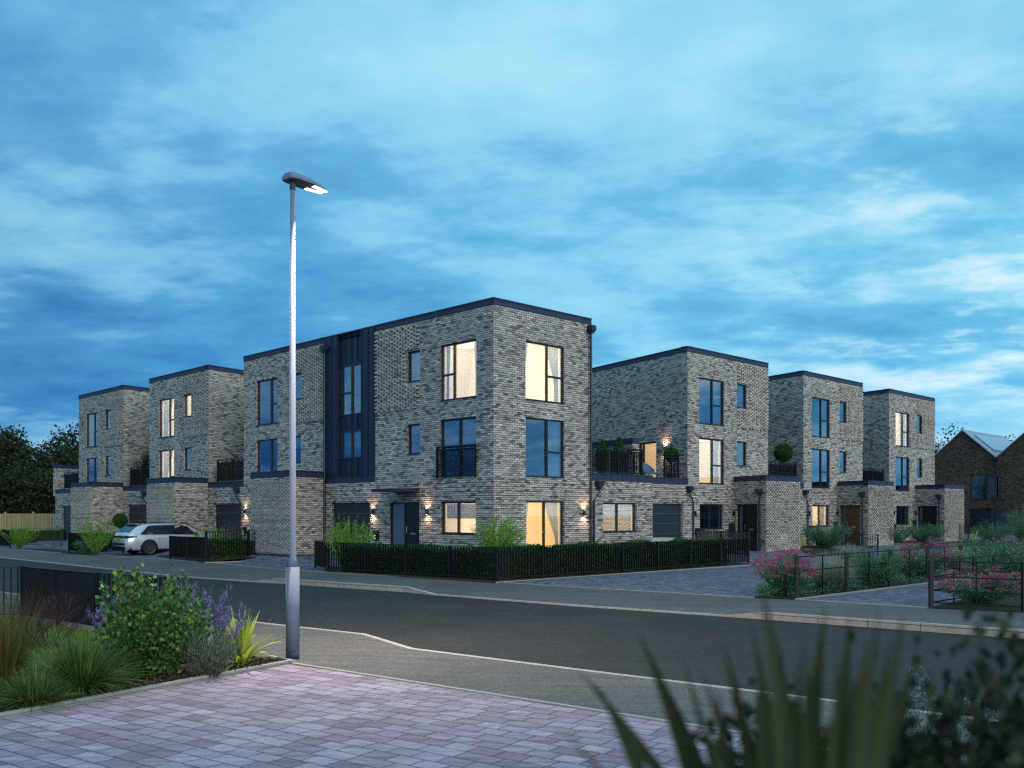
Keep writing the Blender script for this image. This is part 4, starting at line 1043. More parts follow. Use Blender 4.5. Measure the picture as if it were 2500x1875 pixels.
def shrub(name, label, cat, loc, H, spread, nst, nlf, lf, mat, smat='stem', group=None, hj=.25, rnd=False, flower=None, curve=1.5, r0=.08, t0=.1, up=.2, sw=.012, droop=0., jit=.025):
    t = empty(name, label, cat, loc, group=group); P = stem_lines(nst, H, spread, r0, curve, droop=droop, hj=hj)
    ribbons('stem', P, sw, M[smat], t)
    if nlf:
        q, T = along(P, nlf, t0, 1., jit); leaves('foliage', q, lf[0], lf[1], M[mat], t, T, up, rnd)
    if flower:
        fm, m, size, ft0, j = flower
        q, T = along(P, m, ft0, 1., j); leaves('flowers', q, size, size * .8, M[fm], t, None, .2)
    return t
def blades(name, n, L, W, spread, mat, parent, droop=.5, r0=.08, K=8, taper=.95, flat=False):
    t = np.linspace(0, 1, K)[None, :, None]; az = RNG.uniform(0, 2 * np.pi, n); ln = L * RNG.uniform(.55, 1.1, n)
    lean = RNG.uniform(.05, 1, n) * spread; d = np.stack([np.cos(az), np.sin(az), 0 * az], 1)[:, None, :]
    cz = np.cos(lean)[:, None, None]; sz = np.sin(lean)[:, None, None]; l = ln[:, None, None]; dr = (droop * lean * RNG.uniform(.5, 1.3, n))[:, None, None]
    P = d * (r0 * RNG.uniform(0, 1, n))[:, None, None] + d * l * (sz * t + dr * .35 * t ** 2) + np.array([0, 0, 1.]) * l * (cz * t - dr * .55 * t ** 2.4)
    s = np.cross(d + np.zeros_like(P), np.array([0, 0, 1.])) + RNG.normal(size=(n, 1, 3)) * .35; s /= np.linalg.norm(s, axis=2, keepdims=True)
    prof = (np.minimum(1, .55 + 2.2 * np.linspace(0, 1, K)) * (1 - np.linspace(0, 1, K) ** 2.2 * taper))[None, :, None]
    ww = W * .5 * prof
    V = np.concatenate([P - s * ww, P + s * ww], 2).reshape(n, K, 2, 3); idx = np.arange(n * K * 2).reshape(n, K, 2)
    FI = np.stack([idx[:, :-1, 0], idx[:, :-1, 1], idx[:, 1:, 1], idx[:, 1:, 0]], -1).reshape(-1, 4)
    return npmesh(name, V.reshape(-1, 3), FI, M[mat], parent)
def on(x, y, dz=.0):
    X, Y = gp(x, y); return (X, Y, G(X, Y) + dz)

# clipped hedges: a mass of small leaves over a dark twiggy core
def hedge(label, pix, w, h, n, mat='l_hedge', pts=None):
    P = [np.array(gp(*p)) for p in pix] if pts is None else [np.array(p) for p in pts]
    t = empty('clipped_hedge', label, 'hedge'); V = []; c = MB()
    tot = sum(np.linalg.norm(b - a) for a, b in zip(P[:-1], P[1:]))
    for a, b in zip(P[:-1], P[1:]):
        L = np.linalg.norm(b - a); fr = Fr(a, b - a); m = int(n * L / tot); zg = G(*a)
        u = RNG.uniform(-.05, L + .05, m); q = RNG.uniform(-1, 1, m); z = RNG.uniform(0.03, 1, m)
        f = RNG.integers(0, 4, m); off = np.where(f < 2, np.where(f == 0, 1., -1.), q); zz = np.where(f == 2, 1., z); zz = np.where(f == 3, 1 - RNG.uniform(0, .1, m), zz)
        lump = .05 * np.sin(u * 2.3) + .035 * np.sin(u * 5.1 + 1) + .02 * np.sin(u * 11)
        off = off * (w / 2) * (1 + RNG.normal(size=m) * .05); zz = zz * (h + lump) + RNG.normal(size=m) * .02
        V.append(np.stack([fr.o[0] + fr.d[0] * u + fr.n[0] * off, fr.o[1] + fr.d[1] * u + fr.n[1] * off, zz + zg], 1))
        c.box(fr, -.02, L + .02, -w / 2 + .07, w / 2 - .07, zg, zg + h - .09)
    leaves('foliage', np.concatenate(V), .062, .036, M[mat], t, None, .25)
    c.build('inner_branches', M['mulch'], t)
    return t
def off(p, n, d): return tuple(np.array(gp(*p)) + np.array(n) * d)
a, b, c_ = np.array(gp(801, 1395)), np.array(gp(1213, 1420)), np.array(gp(1827, 1377))
n1 = np.array([.63, .78]); n2 = -FR.n
hedge('long clipped hedge behind the corner railing, on the left of its corner post', None, .62, .86, 26000, pts=[a + n1 * .52 + (.35, -.28), b + n1 * .5 + (-.1, .1)])
hedge('long clipped hedge behind the corner railing, on the right of its corner post', None, .62, .88, 38000, pts=[b + n2 * .48 + dB * .75, c_ + n2 * .48 - dB * 1.1])
a, b = np.array(gp(502.5, 1372.5)), np.array(gp(704, 1364))
hedge('clipped hedge behind the railing right of the silver car', None, .6, .80, 12000, pts=[a + n2 * .42 + dB * .3, b + n2 * .42 - dB * .7])
hedge('clipped hedge behind the railing left of the silver car', None, .8, .84, 9000, pts=[np.array(gp(205, 1349)), np.array(gp(262, 1344))])
hedge('far low clipped hedge in front of the last house of the left row', None, .7, .82, 12000, pts=[np.array(gp(0, 1330)), np.array(gp(158, 1329))])
hedge('low bright hedge against the porch of the first house right of the corner house', [(1950, 1336), (1990, 1336)], .6, .75, 4000, 'l_ball')
hedge('low clipped hedge in front of the right end house', [(2195, 1319), (2300, 1322)], .7, .75, 6000, 'l_ball')
hedge('long low hedge in front of the brown gabled houses', [(2355, 1309), (2440, 1309), (2600, 1309)], 1.0, .95, 12000, 'l_ball')

UPS = 'bright green feathery shrubs behind the railings'
def bright(label, x, Y, H, sp, n=60, m=5200):
    X = at(x, Y); shrub('feathery_shrub', label, 'shrub', (X, Y, G(X, Y)), H, sp, n, m, (.075, .017), 'l_bright', group=UPS, curve=1.25, r0=.12, t0=.12, up=.35, sw=.012)
bright('bright green feathery shrub in front of the garage beside the black front door', 852, 31.6, 1.78, .85, 90, 9000)
bright('bright green feathery shrub at the foot of the corner house nearest corner', 1216, 28.9, 1.66, .85, 90, 9500)
bright('bright green feathery shrub behind the railing right of the silver car', 515, 39.5, 1.45, .62, 40, 3000)
bright('bright green feathery shrub growing just left of the silver car', 232, 43.2, 1.65, .95, 60, 5000)
bright('bright green feathery shrub by the far left timber fence', 46, 50.5, 1.45, .95, 50, 4000)
shrub('wispy_shrub', 'pale wispy grey shrub beside the glowing car charger left of the lamp post', 'shrub', (at(570, 39.8), 39.8, .1), 1.3, .7, 60, 1800, (.05, .01), 'b_wisp', r0=.1)

def ball(label, x, Y, z, r, hc, cat='potted plant', n=5200):
    X = at(x, Y); t = empty('topiary_ball', label, cat, (X, Y, z)); zc = hc
    p = unit(n) * (r * RNG.uniform(.86, 1.04, n))[:, None] + np.array([0, 0, zc]); leaves('foliage', p, .06, .035, M['l_ball'], t, None, .1)
    MB().tube([(0, 0, .3), (0, 0, zc)], .025, 8).build('trunk', M['stem'], t)
    cr = MB(); k = 10; vs = [(0, 0, zc + r * .8)]; 
    cr.tube([(0, 0, zc - r * .8), (0, 0, zc - r * .5), (0, 0, zc), (0, 0, zc + r * .5), (0, 0, zc + r * .8)], [r * .3, r * .68, r * .82, r * .68, r * .3], 12); cr.build('inner_branches', M['mulch'], t)
    MB().tube([(0, 0, 0), (0, 0, .36)], [r * .55, r * .72], 14).build('pot', M['pot'], t)
ball('dark green topiary ball beside the garage door behind the silver car', 293.5, 49.0, .25, .36, 1.28)
ball('dark green topiary ball in a planter under the lit terrace lamp', 1639, 40.6, 3.25, .30, 1.20)
ball('largest topiary ball, on the terrace behind the first textured porch right of the corner', 1912.7, 47.3, 3.25, .45, 1.71)
def cone(label, x, Y, z, h):
    t = empty('conifer_in_pot', label, 'potted plant', (at(x, Y), Y, z)); n = 3500; q = RNG.uniform(0, 1, n) ** .7; az = RNG.uniform(0, 6.28, n); r = (1 - q) * .0 + .21 * np.minimum(1, (1 - q) * 2.6 + .10)
    p = np.stack([np.cos(az) * r, np.sin(az) * r, .3 + q * (h - .3)], 1); leaves('foliage', p, .07, .03, M['l_ball'], t, None, .8); MB().tube([(0, 0, 0), (0, 0, .32)], [.13, .17], 14).build('pot', M['pot'], t)
    MB().tube([(0, 0, .3), (0, 0, h * .9)], [.12, .02], 8).build('inner_branches', M['mulch'], t)
cone('potted conifer on the lit terrace, nearer the corner house', 1470, 37.1, 3.25, 1.52); cone('potted conifer on the lit terrace, in front of its brick privacy wall', 1511, 37.6, 3.25, 1.68)
t = empty('potted_palm', 'spiky palm on the terrace above the garage behind the silver car', 'potted plant', (at(356, 52.2), 52.2, 3.25))
blades('frond', 130, 1.35, .045, 1.35, 'l_olive', t, .8, .05); MB().tube([(0, 0, 0), (0, 0, .35)], [.2, .26], 14).build('pot', M['pot'], t); t.children[0].location = (0, 0, 1.15); MB().tube([(0, 0, .3), (0, 0, 1.25)], [.05, .04], 8).build('trunk', M['stem'], t)
t = empty('terrace_chair', 'blue grey round backed chair on the lit terrace behind the railing', 'chair', (at(1585, 40.2), 40.2, 3.25), R_(40))
m = MB(); N = 12
for i in range(N):
    a0, a1 = math.pi * i / N, math.pi * (i + 1) / N
    h0, h1 = .42 + .34 * math.sin(a0), .42 + .34 * math.sin(a1)
    m.add([(.3 * math.cos(a0), .3 * math.sin(a0), .36), (.3 * math.cos(a1), .3 * math.sin(a1), .36), (.36 * math.cos(a1), .36 * math.sin(a1), h1 + .1), (.36 * math.cos(a0), .36 * math.sin(a0), h0 + .1)], [[0, 1, 2, 3]])
m.build('backrest', M['chair'], t, smooth=True); MB().tube([(0, 0, .34), (0, 0, .42)], .3, 20).build('seat', M['chair'], t)
for sx in (-1, 1):
    for sy in (-1, 1): MB().tube([(.2 * sx, .2 * sy, .35), (.24 * sx, .24 * sy, 0)], .014, 6).build('leg', M['black'], t)
# low pale bench behind the corner hedge
tb = empty('garden_table', 'low pale grey garden table behind the hedge, in front of the garage door', 'table', (at(1603, 35.4), 35.4, .25), math.atan2(dB[1], dB[0]))
MB().hexa([(-.75, -.35, .62), (.75, -.35, .62), (.75, .35, .62), (-.75, .35, .62), (-.75, -.35, .76), (.75, -.35, .76), (.75, .35, .76), (-.75, .35, .76)]).build('tabletop', M['slab'], tb)
for sx in (-1, 1):
    for sy in (-1, 1): MB().tube([(.65 * sx, .28 * sy, 0), (.65 * sx, .28 * sy, .62)], .03, 6).build('leg', M['slab'], tb)

# planted strip and gardens on the right
def pink(label, x, y, H, sp, n=110):
    p = on(x, y); t = empty('pink_flowering_shrub', label, 'shrub', p, group='pink flat headed shrubs'); P = stem_lines(n, H, sp, .1, 1.2, hj=.38)
    ribbons('stem', P, .010, M['stem'], t); q, T = along(P, n * 26, .1, .95, .03); leaves('foliage', q, .10, .024, M['l_sage'], t, T, 0)
    tips = P[:, -1]; m = 44; c = np.repeat(tips, m, 0); r = np.sqrt(RNG.uniform(0, 1, len(c))) * .085; az = RNG.uniform(0, 6.28, len(c))
    c = c + np.stack([np.cos(az) * r, np.sin(az) * r, .02 - r * r * 3 + RNG.normal(size=len(c)) * .008], 1); leaves('flowers', c, .022, .018, M['f_pink'], t, None, .5)
pink('large pink flowering shrub at the near left end of the planted strip', 1912, 1456, 1.02, .72, 150)
pink('pink flowering shrub in the middle of the planted strip behind the estate railing', 2262, 1412, 1.1, .95, 120)
pink('wide pink flowering shrub beside the path behind the cornered estate railing', 2390, 1478, .72, .95, 130)
pink('small pink flowering shrub at the far right end of the planted strip', 2472, 1384, .95, .75, 70)
def wisp(label, x, y, H, n=900):
    t = empty('feather_grass', label, 'ornamental grass', on(x, y), group='pale feathery grasses'); blades('blades', n, H, .012, .62, 'b_wisp', t, .9, .28); blades('lower_blades', n // 2, H * .55, .012, .8, 'b_grass', t, .9, .28)
wisp('pale feather grass between the near pink shrub and the sage shrub', 2030, 1442, 1.05, 1400); wisp('pale feather grass behind the pink shrub in the middle of the planted strip', 2200, 1408, 1.05)
wisp('pale feather grass just right of the middle pink shrub', 2345, 1398, 1.05, 1000); wisp('pale feather grass in front of the dark bar panel beyond the planted strip', 2075, 1378, .85, 800); wisp('pale feather grass in front of the far right bar panel', 2330, 1368, .8, 700)
def sage(label, x, y, H, sp, n=90, m=7000, mat='l_sage', lf=(.055, .032)):
    shrub('leafy_shrub', label, 'shrub', on(x, y), H, sp, n, m, lf, mat, group='grey green leafy shrubs', curve=1.0, r0=.25, t0=.1, jit=.05)
sage('green leafy shrub in the planted strip between two estate railing posts', 2140, 1432, 1.05, .72); sage('loose green shrub at the right end behind the estate railing corner', 2450, 1446, 1.25, .9, 110, 8000)
sage('dark green shrub of the planted strip near the right edge', 2405, 1395, 1.05, .8); sage('round sage green shrub in front of the timber door house', 2020, 1350, 1.2, 1.15, 120, 11000)
sage('broad sage green shrub in front of the right end house', 2258, 1336, 1.2, 1.2, 100, 8000); sage('round sage green shrub in front of the brown gabled houses', 2425, 1328, 1.3, 1.4, 100, 8000)
sage('leafy shrub left of the far bar panel by the timber door', 2190, 1336, 1.0, .8, 60, 4000); sage('small leafy shrub growing through the raking panel left of the silver car', 213, 1353, .75, .45, 40, 1800)
sage('tall sage bush against the brown gabled house at the right edge', 2492, 1322, 2.3, 1.1, 90, 7000)
def lav(label, x, y, H=.95):
    shrub('lavender', label, 'lavender', on(x, y), H, .62, 170, 2600, (.07, .012), 'l_grey', group='lavender clumps by the porches', flower=('f_purple', 900, .022, .82, .01), curve=1.1, up=.5)
lav('lavender clump at the foot of the first textured porch right of the corner house', 1908, 1350); lav('lavender clump in front of the second textured porch', 2165, 1340, 1.0)
def phor(label, x, y, L, n=34, mat='b_yel', W=.045, sp=1.0):
    t = empty('spiky_yellow_plant', label, 'spiky plant', on(x, y), group='yellow striped spiky plants'); blades('blades', n, L, W, sp, mat, t, .6, .05, 10); return t
phor('yellow spiky plant in front of the lavender by the first porch', 1950, 1353, .85); phor('yellow spiky plant beside the far right bar panel', 2376, 1330, .95)

# ---- left foreground bed
t = shrub('round_leaved_shrub', 'big round leaved green shrub in front of the black railing, in the street lamp light', 'shrub', (at(372, 11.35), 11.35, .01), 1.20, .54, 95, 7600, (.052, .044), 'l_cot', 'stemred', hj=.55, rnd=True, curve=1.15, r0=.20, t0=.05, up=0., sw=.010, jit=.035)
def salvia(label, x, Y, H, n, sp=.38):
    shrub('purple_salvia', label, 'flowering plant', (at(x, Y), Y, .01), H, sp, n, n * 36, (.055, .012), 'l_grey', group='purple flower spikes', flower=('f_purple', n * 95, .020, .72, .011), curve=1.1, r0=.12, t0=.15, sw=.007, up=.4)
salvia('purple salvia spikes between the round leaved shrub and the yellow spiky plant', 525, 11.9, 1.0, 34, .36); salvia('purple salvia spikes rising behind the right side of the round leaved shrub', 462, 12.6, 1.22, 16, .36); salvia('purple salvia spikes at the left side of the round leaved shrub', 262, 12.0, .98, 14, .3)
shrub('grey_santolina', 'fine grey green bushy plant beneath the purple salvia spikes', 'plant', (at(508, 11.35), 11.35, .01), .52, .34, 150, 4200, (.05, .007), 'l_grey', r0=.12, up=.5, curve=1.)
t = empty('striped_flax', 'bright yellow striped flax with arching blades beside the street lamp', 'spiky plant', (at(588, 12.15), 12.15, .01)); blades('blades', 30, .86, .062, .6, 'b_yel', t, .5, .06, 12); blades('outer_blades', 34, .80, .045, 1.15, 'b_yel', t, .9, .06, 12); blades('old_blades', 12, .42, .045, 1.25, 'b_grass', t, .9, .07, 8)
def tuss(name, label, x, Y, L, n, mat='b_grass', sp=1.15, W=.007, dr=.7, cat='ornamental grass', r0=.13, group='grass tussocks on the kerb'):
    t = empty(name, label, cat, (at(x, Y), Y, .01), group=group); blades('blades', n, L, W, sp, mat, t, dr, r0, 9); return t
tuss('grass_tussock', 'large dark green grass tussock spilling over the pale kerb', 198, 10.35, .74, 2300); tuss('grass_tussock', 'small low grass tussock nearest the camera, at the pale kerb', 82, 9.65, .45, 1500)
tuss('red_tipped_grass', 'tall grass with red tipped blades at the left edge of the photo', 14, 10.4, 1.15, 520, 'b_red', .45, .007, .7, group=None); tuss('red_tipped_grass', 'second red tipped grass clump cut by the left edge of the photo', -70, 10.2, 1.15, 300, 'b_red', .5, .007, .7, group=None)
for lb, x, Y, H in (('dark red twiggy plant in front of the black railing left of the lawn', 62, 13.6, .95), ('dark red twiggy plant in front of the middle of the black railing', 118, 13.4, .78)):
    t = empty('twiggy_plant', lb, 'plant', (at(x, Y), Y, .0)); P = stem_lines(42, H, .62, .1, 1.1); ribbons('stem', P, .009, M['twig'], t)
    q, T = along(P, 900, .35, 1., .004); D = T + unit(len(q)) * .55; D /= np.linalg.norm(D, axis=1, keepdims=True); tt = np.linspace(0, 1, 4)[None, :, None]
    ribbons('twigs', q[:, None, :] + D[:, None, :] * tt * .17, .004, M['twig'], t)
# lawn: too many blades to count
xs_ = RNG.uniform(-260, 520, 60000); tt = RNG.uniform(0, 1, 60000); lo = np.interp(xs_, [-260, 60, 330, 520], [1700, 1640, 1600, 1592]); hi = np.interp(xs_, [-260, 50, 242, 520], [1468, 1518, 1550, 1590])
ys_ = hi + (lo - hi) * tt; Yw = F * 2. / (ys_ - HZ); Xw = (xs_ - CX) / F * Yw
p = np.stack([Xw, Yw, np.full_like(Xw, .005)], 1); o = leaves('lawn_grass', p, .075, .008, M['lawnblade'], None, np.tile([0, 0, 1.], (len(p), 1)), .6); tag(o, kind='stuff')
# bark chips
n = 5200; xs_ = RNG.uniform(-200, 700, n); lo = np.interp(xs_, [-250, 0, 716], [1798, 1751, 1618]); hi = np.interp(xs_, [-250, 60, 655, 716], [1705, 1655, 1609, 1617]); ys_ = hi + (lo - hi) * RNG.uniform(0, 1, n)
Yw = F * 2. / (ys_ - HZ); p = np.stack([(xs_ - CX) / F * Yw, Yw, RNG.uniform(.015, .03, n)], 1); dd = unit(n) * np.array([1, 1, .15])
o = leaves('bark_chips', p, .05, .022, M['chip'], None, dd * 3, 0.); tag(o, kind='stuff')

# ---- right foreground, close to the lens
def fore_blades():
    D0 = 1.35; t = empty('broad_leaved_flax', 'tall broad bladed flax in the right foreground, out of focus', 'spiky plant', (at(1850, D0), D0, -.0))
    spec = [(1400, 1625, 1605, 1880, 46), (1360, 1774, 1465, 1880, 30), (1558, 1544, 1695, 1880, 66), (1452, 1660, 1560, 1880, 52), (1663, 1600, 1745, 1880, 30), (1764, 1568, 1840, 1880, 52), (1755, 1682, 1762, 1880, 52),
            (1861, 1427, 1925, 1880, 74), (1853, 1590, 1864, 1880, 60), (2016, 1476, 1968, 1880, 62), (2076, 1503, 2045, 1880, 56), (2146, 1489, 2100, 1880, 54), (2205, 1500, 2140, 1880, 62), (1945, 1600, 1950, 1880, 40),
            (1610, 1640, 1720, 1880, 26), (1800, 1660, 1830, 1880, 34), (1900, 1560, 1945, 1880, 34), (1960, 1555, 1975, 1880, 36), (1832, 1520, 1895, 1880, 40), (2050, 1590, 2030, 1880, 40), (1480, 1760, 1600, 1880, 34), (2175, 1560, 2120, 1880, 44), (1925, 1680, 1950, 1880, 60), (2090, 1650, 2060, 1880, 60), (1715, 1640, 1790, 1880, 40), (2000, 1560, 1990, 1880, 32),
            (2120, 1560, 2070, 1880, 70), (1985, 1640, 2000, 1880, 66), (1690, 1720, 1770, 1880, 50), (2240, 1600, 2150, 1880, 64)]
    base = np.array([at(1850, D0), D0, .0])
    for i, (tx, ty, mx, my, w) in enumerate(spec):
        Y = D0 + random.uniform(-.16, .22); a = np.array([at(tx, Y), Y, zat(ty, Y)]); m = np.array([at(mx, Y), Y, zat(my, Y)])
        b0 = base + np.array([random.uniform(-.06, .06), random.uniform(-.06, .06), 0])
        # quadratic through base, m, tip
        K = 16; hb = np.linalg.norm(m - b0); ht = hb + np.linalg.norm(a - m); s = hb / ht
        c = (m - (1 - s) ** 2 * b0 - s * s * a) / (2 * s * (1 - s)); W = w / F * Y; vs = []
        for k in range(K + 1):
            u = 1 - (1 - k / K) ** 2.2; p = (1 - u) ** 2 * b0 + 2 * u * (1 - u) * c + u * u * a; q0 = s - .12 * s; pr = W * .64 * (min(1, .5 + u) if u < q0 else 1 - ((u - q0) / (1 - q0)) ** 1.7)
            tw = .35 * math.sin(i * 1.7 + u); sx, sy = math.cos(tw), math.sin(tw)
            vs += [(p[0] - sx * pr, p[1] - sy * pr, p[2]), (p[0], p[1] + .22 * pr + .004, p[2]), (p[0] + sx * pr, p[1] + sy * pr, p[2])]
        fs = [[3 * k + j, 3 * k + j + 1, 3 * k + j + 4, 3 * k + j + 3] for k in range(K) for j in range(2)]
        mb = MB(); mb.add([(v[0] - base[0], v[1] - base[1], v[2]) for v in vs], fs); mb.build('blade', M['b_fore'], t, smooth=True)
fore_blades()
def fore_shrub(label, x, Y, H, sp, n, m, lf=(.023, .018), t0=.45):
    shrub('dark_leafy_shrub', label, 'shrub', (at(x, Y), Y, 0), H, sp, n, m, lf, 'b_foreleaf', group='blurred dark shrubs close to the camera', curve=1.1, r0=.2, t0=t0, jit=.035, rnd=True, sw=.006)
fore_shrub('dark out of focus shrub filling the right edge of the photo', 2780, 1.6, 1.86, .36, 60, 11000, t0=.6)
fore_shrub('low dark out of focus shrub along the bottom right edge', 2420, 1.6, 1.66, .44, 90, 20000, t0=.78)
fore_shrub('low dark out of focus shrub behind the flax blades', 2140, 1.6, 1.60, .22, 70, 11000, t0=.84)
t = shrub('small_leafy_sprig', 'small blurred leafy sprig at the bottom middle of the photo', 'plant', (at(1152, 1.35), 1.35, 0), 1.665, .02, 2, 26, (.035, .028), 'b_fore', r0=.01, t0=.93, jit=.006, sw=.004)
def spikes(label, x, Y, H, n=9, sp=.16):
    shrub('white_flower_spikes', label, 'flowering plant', (at(x, Y), Y, 0), H, sp, n, n * 75, (.035, .010), 'l_hedge', group='white flower spikes', flower=('f_white', n * 55, .011, .55, .014), curve=1.2, r0=.06, t0=.1, up=.4, sw=.005)
spikes('tallest white flower spikes in the dark lower right foreground', 2285, 6.6, .98, 12, .22); spikes('white flower spikes just left of the tallest white spikes', 2215, 6.5, .74, 9, .2); spikes('white flower spikes seen between the flax blades', 2022, 6.6, .55, 6, .12)
spikes('white flower spikes right of the tallest white spikes', 2402, 6.6, .78, 8, .2); spikes('white flower spikes at the bottom edge below the tallest white spikes', 2195, 4.9, .60, 9, .14); spikes('white flower spikes at the bottom edge left of the other spikes', 2118, 4.9, .42, 6, .1)
bd = MB(); f_ = [(2060, 1700), (2500, 1790), (2900, 1860)]; b_ = (at(1900, 3.2), 3.2)
bd.quad((*gp(2010, 1822), .03), (*gp(2900, 1960), .03), (6., 1.0, .03), (.5, 1.0, .03)); tag(bd.build('garden_bed', M['mulch']), kind='structure')

n = 14000; f_ = RNG.uniform(0, 1, n); xs_ = 1850 + 720 * f_; lo = np.interp(xs_, [1842, 1945, 2346, 2580], [1458, 1461, 1413, 1385]); hi = np.interp(xs_, [1842, 1925, 2160, 2560], [1434, 1417, 1368, 1342])
ys_ = hi + (lo - hi) * RNG.uniform(0, 1, n); Yw = F * 2. / (ys_ - HZ); hgt = RNG.uniform(0, .28, n) * (.5 + .5 * np.sin(xs_ * .05))
o = leaves('ground_cover', np.stack([(xs_ - CX) / F * Yw, Yw, .02 + np.abs(hgt)], 1), .07, .03, M['l_sage'], None, None, .5); tag(o, kind='stuff')

# ================================================================ TREES
def tree(label, x, Y, H, rx, rz, n, lf=.34, z0=.0, mat='l_tree', ncl=40, group='dark trees behind the houses'):
    X = at(x, Y); t = empty('tree', label, 'tree', (X, Y, 0), group=group)
    cz = H - rz; cl = unit(ncl) * (RNG.uniform(.25, 1, ncl) ** .5)[:, None] * np.array([rx * .82, rx * .82, rz * .84]) + np.array([0, 0, cz])
    cr = RNG.uniform(.20, .42, ncl) * min(rx, rz)
    i = RNG.integers(0, ncl, n); P = cl[i] + unit(n) * (cr[i] * RNG.uniform(.55, 1.12, n))[:, None]; P = P[P[:, 2] > z0 + .2]
    leaves('crown', P, lf, lf * .62, M[mat], t, None, 0.)
    tr = MB(); tr.tube([(0, 0, 0), (.1, 0, H * .3), (0, .1, H * .75)], [.34, .26, .08], 9)
    for k in range(9):
        c = cl[k * ncl // 9]; tr.tube([(.05, 0, H * .25 + k * .2), tuple(c * .6 + np.array([0, 0, H * .12])), tuple(c)], [.13, .08, .03], 6)
    tr.build('trunk', M['bark'], t)
tree('dark tree at the far left edge with a ragged top', -60, 84, 9.6, 5.2, 5.2, 11000)
tree('dark tree with the tallest ragged top at the left, above the timber fence', 32, 86, 9.7, 3.6, 5.4, 11000); tree('dark rounded tree behind the left end of the timber fence', 95, 80, 7.4, 3.8, 4.0, 10000)
tree('dark bushy tree directly left of the end house', 150, 84, 8.6, 3.8, 4.8, 11000); tree('tallest dark tree, partly hidden by the end house of the left row', 205, 90, 10.3, 4.6, 5.6, 12000, ncl=46)
tree('low dark tree filling the gap above the timber fence at the far left', 0, 76, 5.8, 4.6, 3.4, 9000); tree('low dark tree behind the timber fence next to the end house', 118, 75, 5.4, 3.6, 3.2, 9000)
tree('tree with gaps of sky rising between the right end house and the brown gable', 2318, 104, 11.8, 4.6, 5.6, 5600, ncl=30); tree('small thin topped tree just left of the brown gable peak', 2375, 112, 11.0, 1.8, 2.6, 1400, ncl=10)
tree('dark tree showing above the brown house roof at the right edge', 2490, 104, 11.3, 4.2, 5.0, 7500, ncl=34)

# ================================================================ LIGHT, SKY, CAMERA
W = bpy.data.worlds.new('World'); S.world = W; W.use_nodes = True; nt = W.node_tree; nt.nodes.clear()
class WN(NT):
    def __init__(s, t): s.t = t
k = WN(nt); out = nt.nodes.new('ShaderNodeOutputWorld'); bg = nt.nodes.new('ShaderNodeBackground'); nt.links.new(bg.outputs[0], out.inputs[0])
tc = nt.nodes.new('ShaderNodeTexCoord'); sp = nt.nodes.new('ShaderNodeSeparateXYZ'); nt.links.new(tc.outputs['Generated'], sp.inputs[0])
zc = k.math('MAXIMUM', sp.outputs[2], 0.0)
az = k.math('ARCTAN2', sp.outputs[0], sp.outputs[1])         # 0 = straight ahead, + to the right
den = k.math('ADD', zc, .16); cx = k.math('DIVIDE', sp.outputs[0], den); cy = k.math('DIVIDE', sp.outputs[1], den)
cmb = nt.nodes.new('ShaderNodeCombineXYZ'); nt.links.new(cx, cmb.inputs[0]); nt.links.new(cy, cmb.inputs[1])
base = k.ramp(zc, [(0, (.105, .40, .70)), (.10, (.15, .505, .79)), (.25, (.175, .53, .78)), (.5, (.18, .51, .75)), (1, (.20, .50, .70))])
azr = k.ramp(k.math('ADD', k.math('MULTIPLY', az, .75), .5), [(.05, (.30, .42, .60)), (.30, (.56, .69, .84)), (.52, (1, 1, 1)), (.9, (1.10, 1.08, 1.02))])
low = k.ramp(zc, [(.0, (1, 1, 1)), (.22, (.75, .75, .75)), (.42, (.15, .15, .15))])
base = k.mix(low, base, k.mix(1., base, azr, 'MULTIPLY'))
def mapv(loc, sc, rot=0):
    mp = nt.nodes.new('ShaderNodeMapping'); nt.links.new(cmb.outputs[0], mp.inputs[0]); mp.inputs['Location'].default_value = loc; mp.inputs['Scale'].default_value = sc; mp.inputs['Rotation'].default_value = (0, 0, rot); return mp.outputs[0]
big = k.noise(1., 5, .55, mapv((3.1, 1.7, 0), (.38, .60, 1), .25)); med = k.noise(1., 7, .6, mapv((8.3, 4.1, 0), (1.25, 1.7, 1), .45)); fine = k.noise(1., 8, .62, mapv((1.3, 9.1, 0), (3.8, 4.6, 1), .45))
cl = k.math('ADD', k.math('ADD', k.math('MULTIPLY', big, .46), k.math('MULTIPLY', med, .38)), k.math('MULTIPLY', fine, .16))
dark = k.ramp(cl, [(.39, (.42, .58, .75)), (.50, (1, 1, 1))])
base = k.mix(1., base, dark, 'MULTIPLY')
lightc = k.ramp(cl, [(.465, (0, 0, 0)), (.60, (1, 1, 1))])
base = k.mix(k.math('MULTIPLY', lightc, .62), base, (.46, .79, .90))
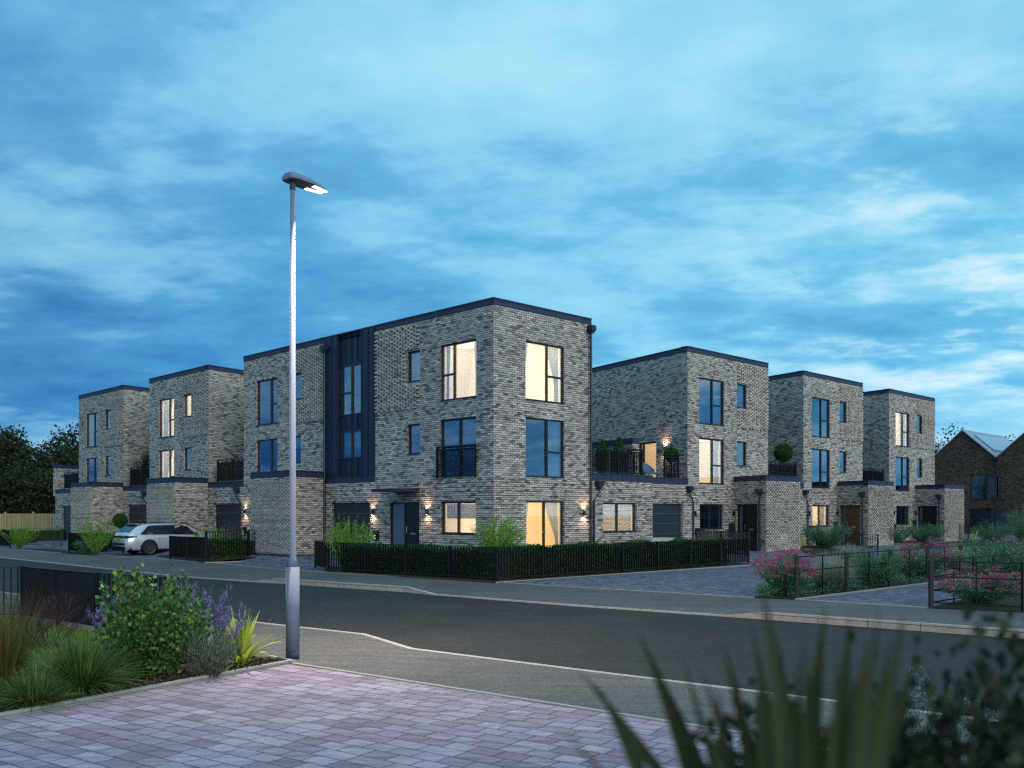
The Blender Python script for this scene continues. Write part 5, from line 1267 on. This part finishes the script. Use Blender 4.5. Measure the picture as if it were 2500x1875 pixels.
# brighter broken cloud low in the right of the view
rb = k.ramp(k.math('ADD', k.math('MULTIPLY', az, 1.), .5), [(.62, (0, 0, 0)), (1.0, (1, 1, 1))])
eb = k.ramp(zc, [(.05, (0, 0, 0)), (.14, (1, 1, 1)), (.30, (1, 1, 1)), (.42, (0, 0, 0))])
wl = k.ramp(k.math('ADD', k.math('MULTIPLY', med, .6), k.math('MULTIPLY', fine, .4)), [(.50, (0, 0, 0)), (.62, (1, 1, 1))])
base = k.mix(k.math('MULTIPLY', k.math('MULTIPLY', rb, eb), wl), base, (.72, .86, .92))
nt.links.new(base, bg.inputs[0]); bg.inputs[1].default_value = 1.12
W.cycles.sampling_method = 'AUTOMATIC'

fill_sun = bpy.data.lights.new('fill_sun', 'SUN'); fill_sun.energy = 1.45; fill_sun.angle = R_(50); fill_sun.color = (1., .91, .82)  # broad warm fill added to offset the blue sky light on the walls
so = bpy.data.objects.new('fill_sun', fill_sun); COL.objects.link(so); so.rotation_euler = Vector((-.46, .78, -.42)).to_track_quat('-Z', 'Y').to_euler()

cam = bpy.data.cameras.new('camera'); co = bpy.data.objects.new('camera', cam); COL.objects.link(co); S.camera = co
co.location = (0, 0, 2.); co.rotation_euler = (R_(90), 0, 0); cam.sensor_width = 36; cam.lens = 36 * F / 2500; cam.shift_y = (HZ - 937.5) / 2500
cam.clip_start = .05; cam.clip_end = 3000; cam.dof.use_dof = True; cam.dof.focus_distance = 19.; cam.dof.aperture_fstop = 2.1

# put every thing's Empty at its own base
bpy.context.view_layer.update()
for o in list(COL.objects):
    if o.type == 'EMPTY' and o.parent is None and tuple(o.location) == (0, 0, 0):
        mn = [1e9] * 3; mx = [-1e9] * 3
        for c in o.children_recursive:
            if c.type == 'MESH':
                for v in c.bound_box:
                    w = c.matrix_world @ Vector(v)
                    for i in range(3): mn[i] = min(mn[i], w[i]); mx[i] = max(mx[i], w[i])
        d = Vector(((mn[0] + mx[0]) / 2, (mn[1] + mx[1]) / 2, max(0, mn[2]))); o.location = d
        for c in o.children: c.location = c.location - d

S.render.engine = 'CYCLES'; S.cycles.use_denoising = False; S.cycles.filter_width = 1.3; S.cycles.max_bounces = 6; S.cycles.diffuse_bounces = 3; S.cycles.glossy_bounces = 3; S.cycles.transparent_max_bounces = 12
S.cycles.caustics_reflective = False; S.cycles.caustics_refractive = False; S.cycles.sample_clamp_indirect = 4.; S.cycles.use_light_tree = True
S.view_settings.view_transform = 'Standard'; S.view_settings.look = 'None'; S.view_settings.exposure = 0; S.view_settings.gamma = 1
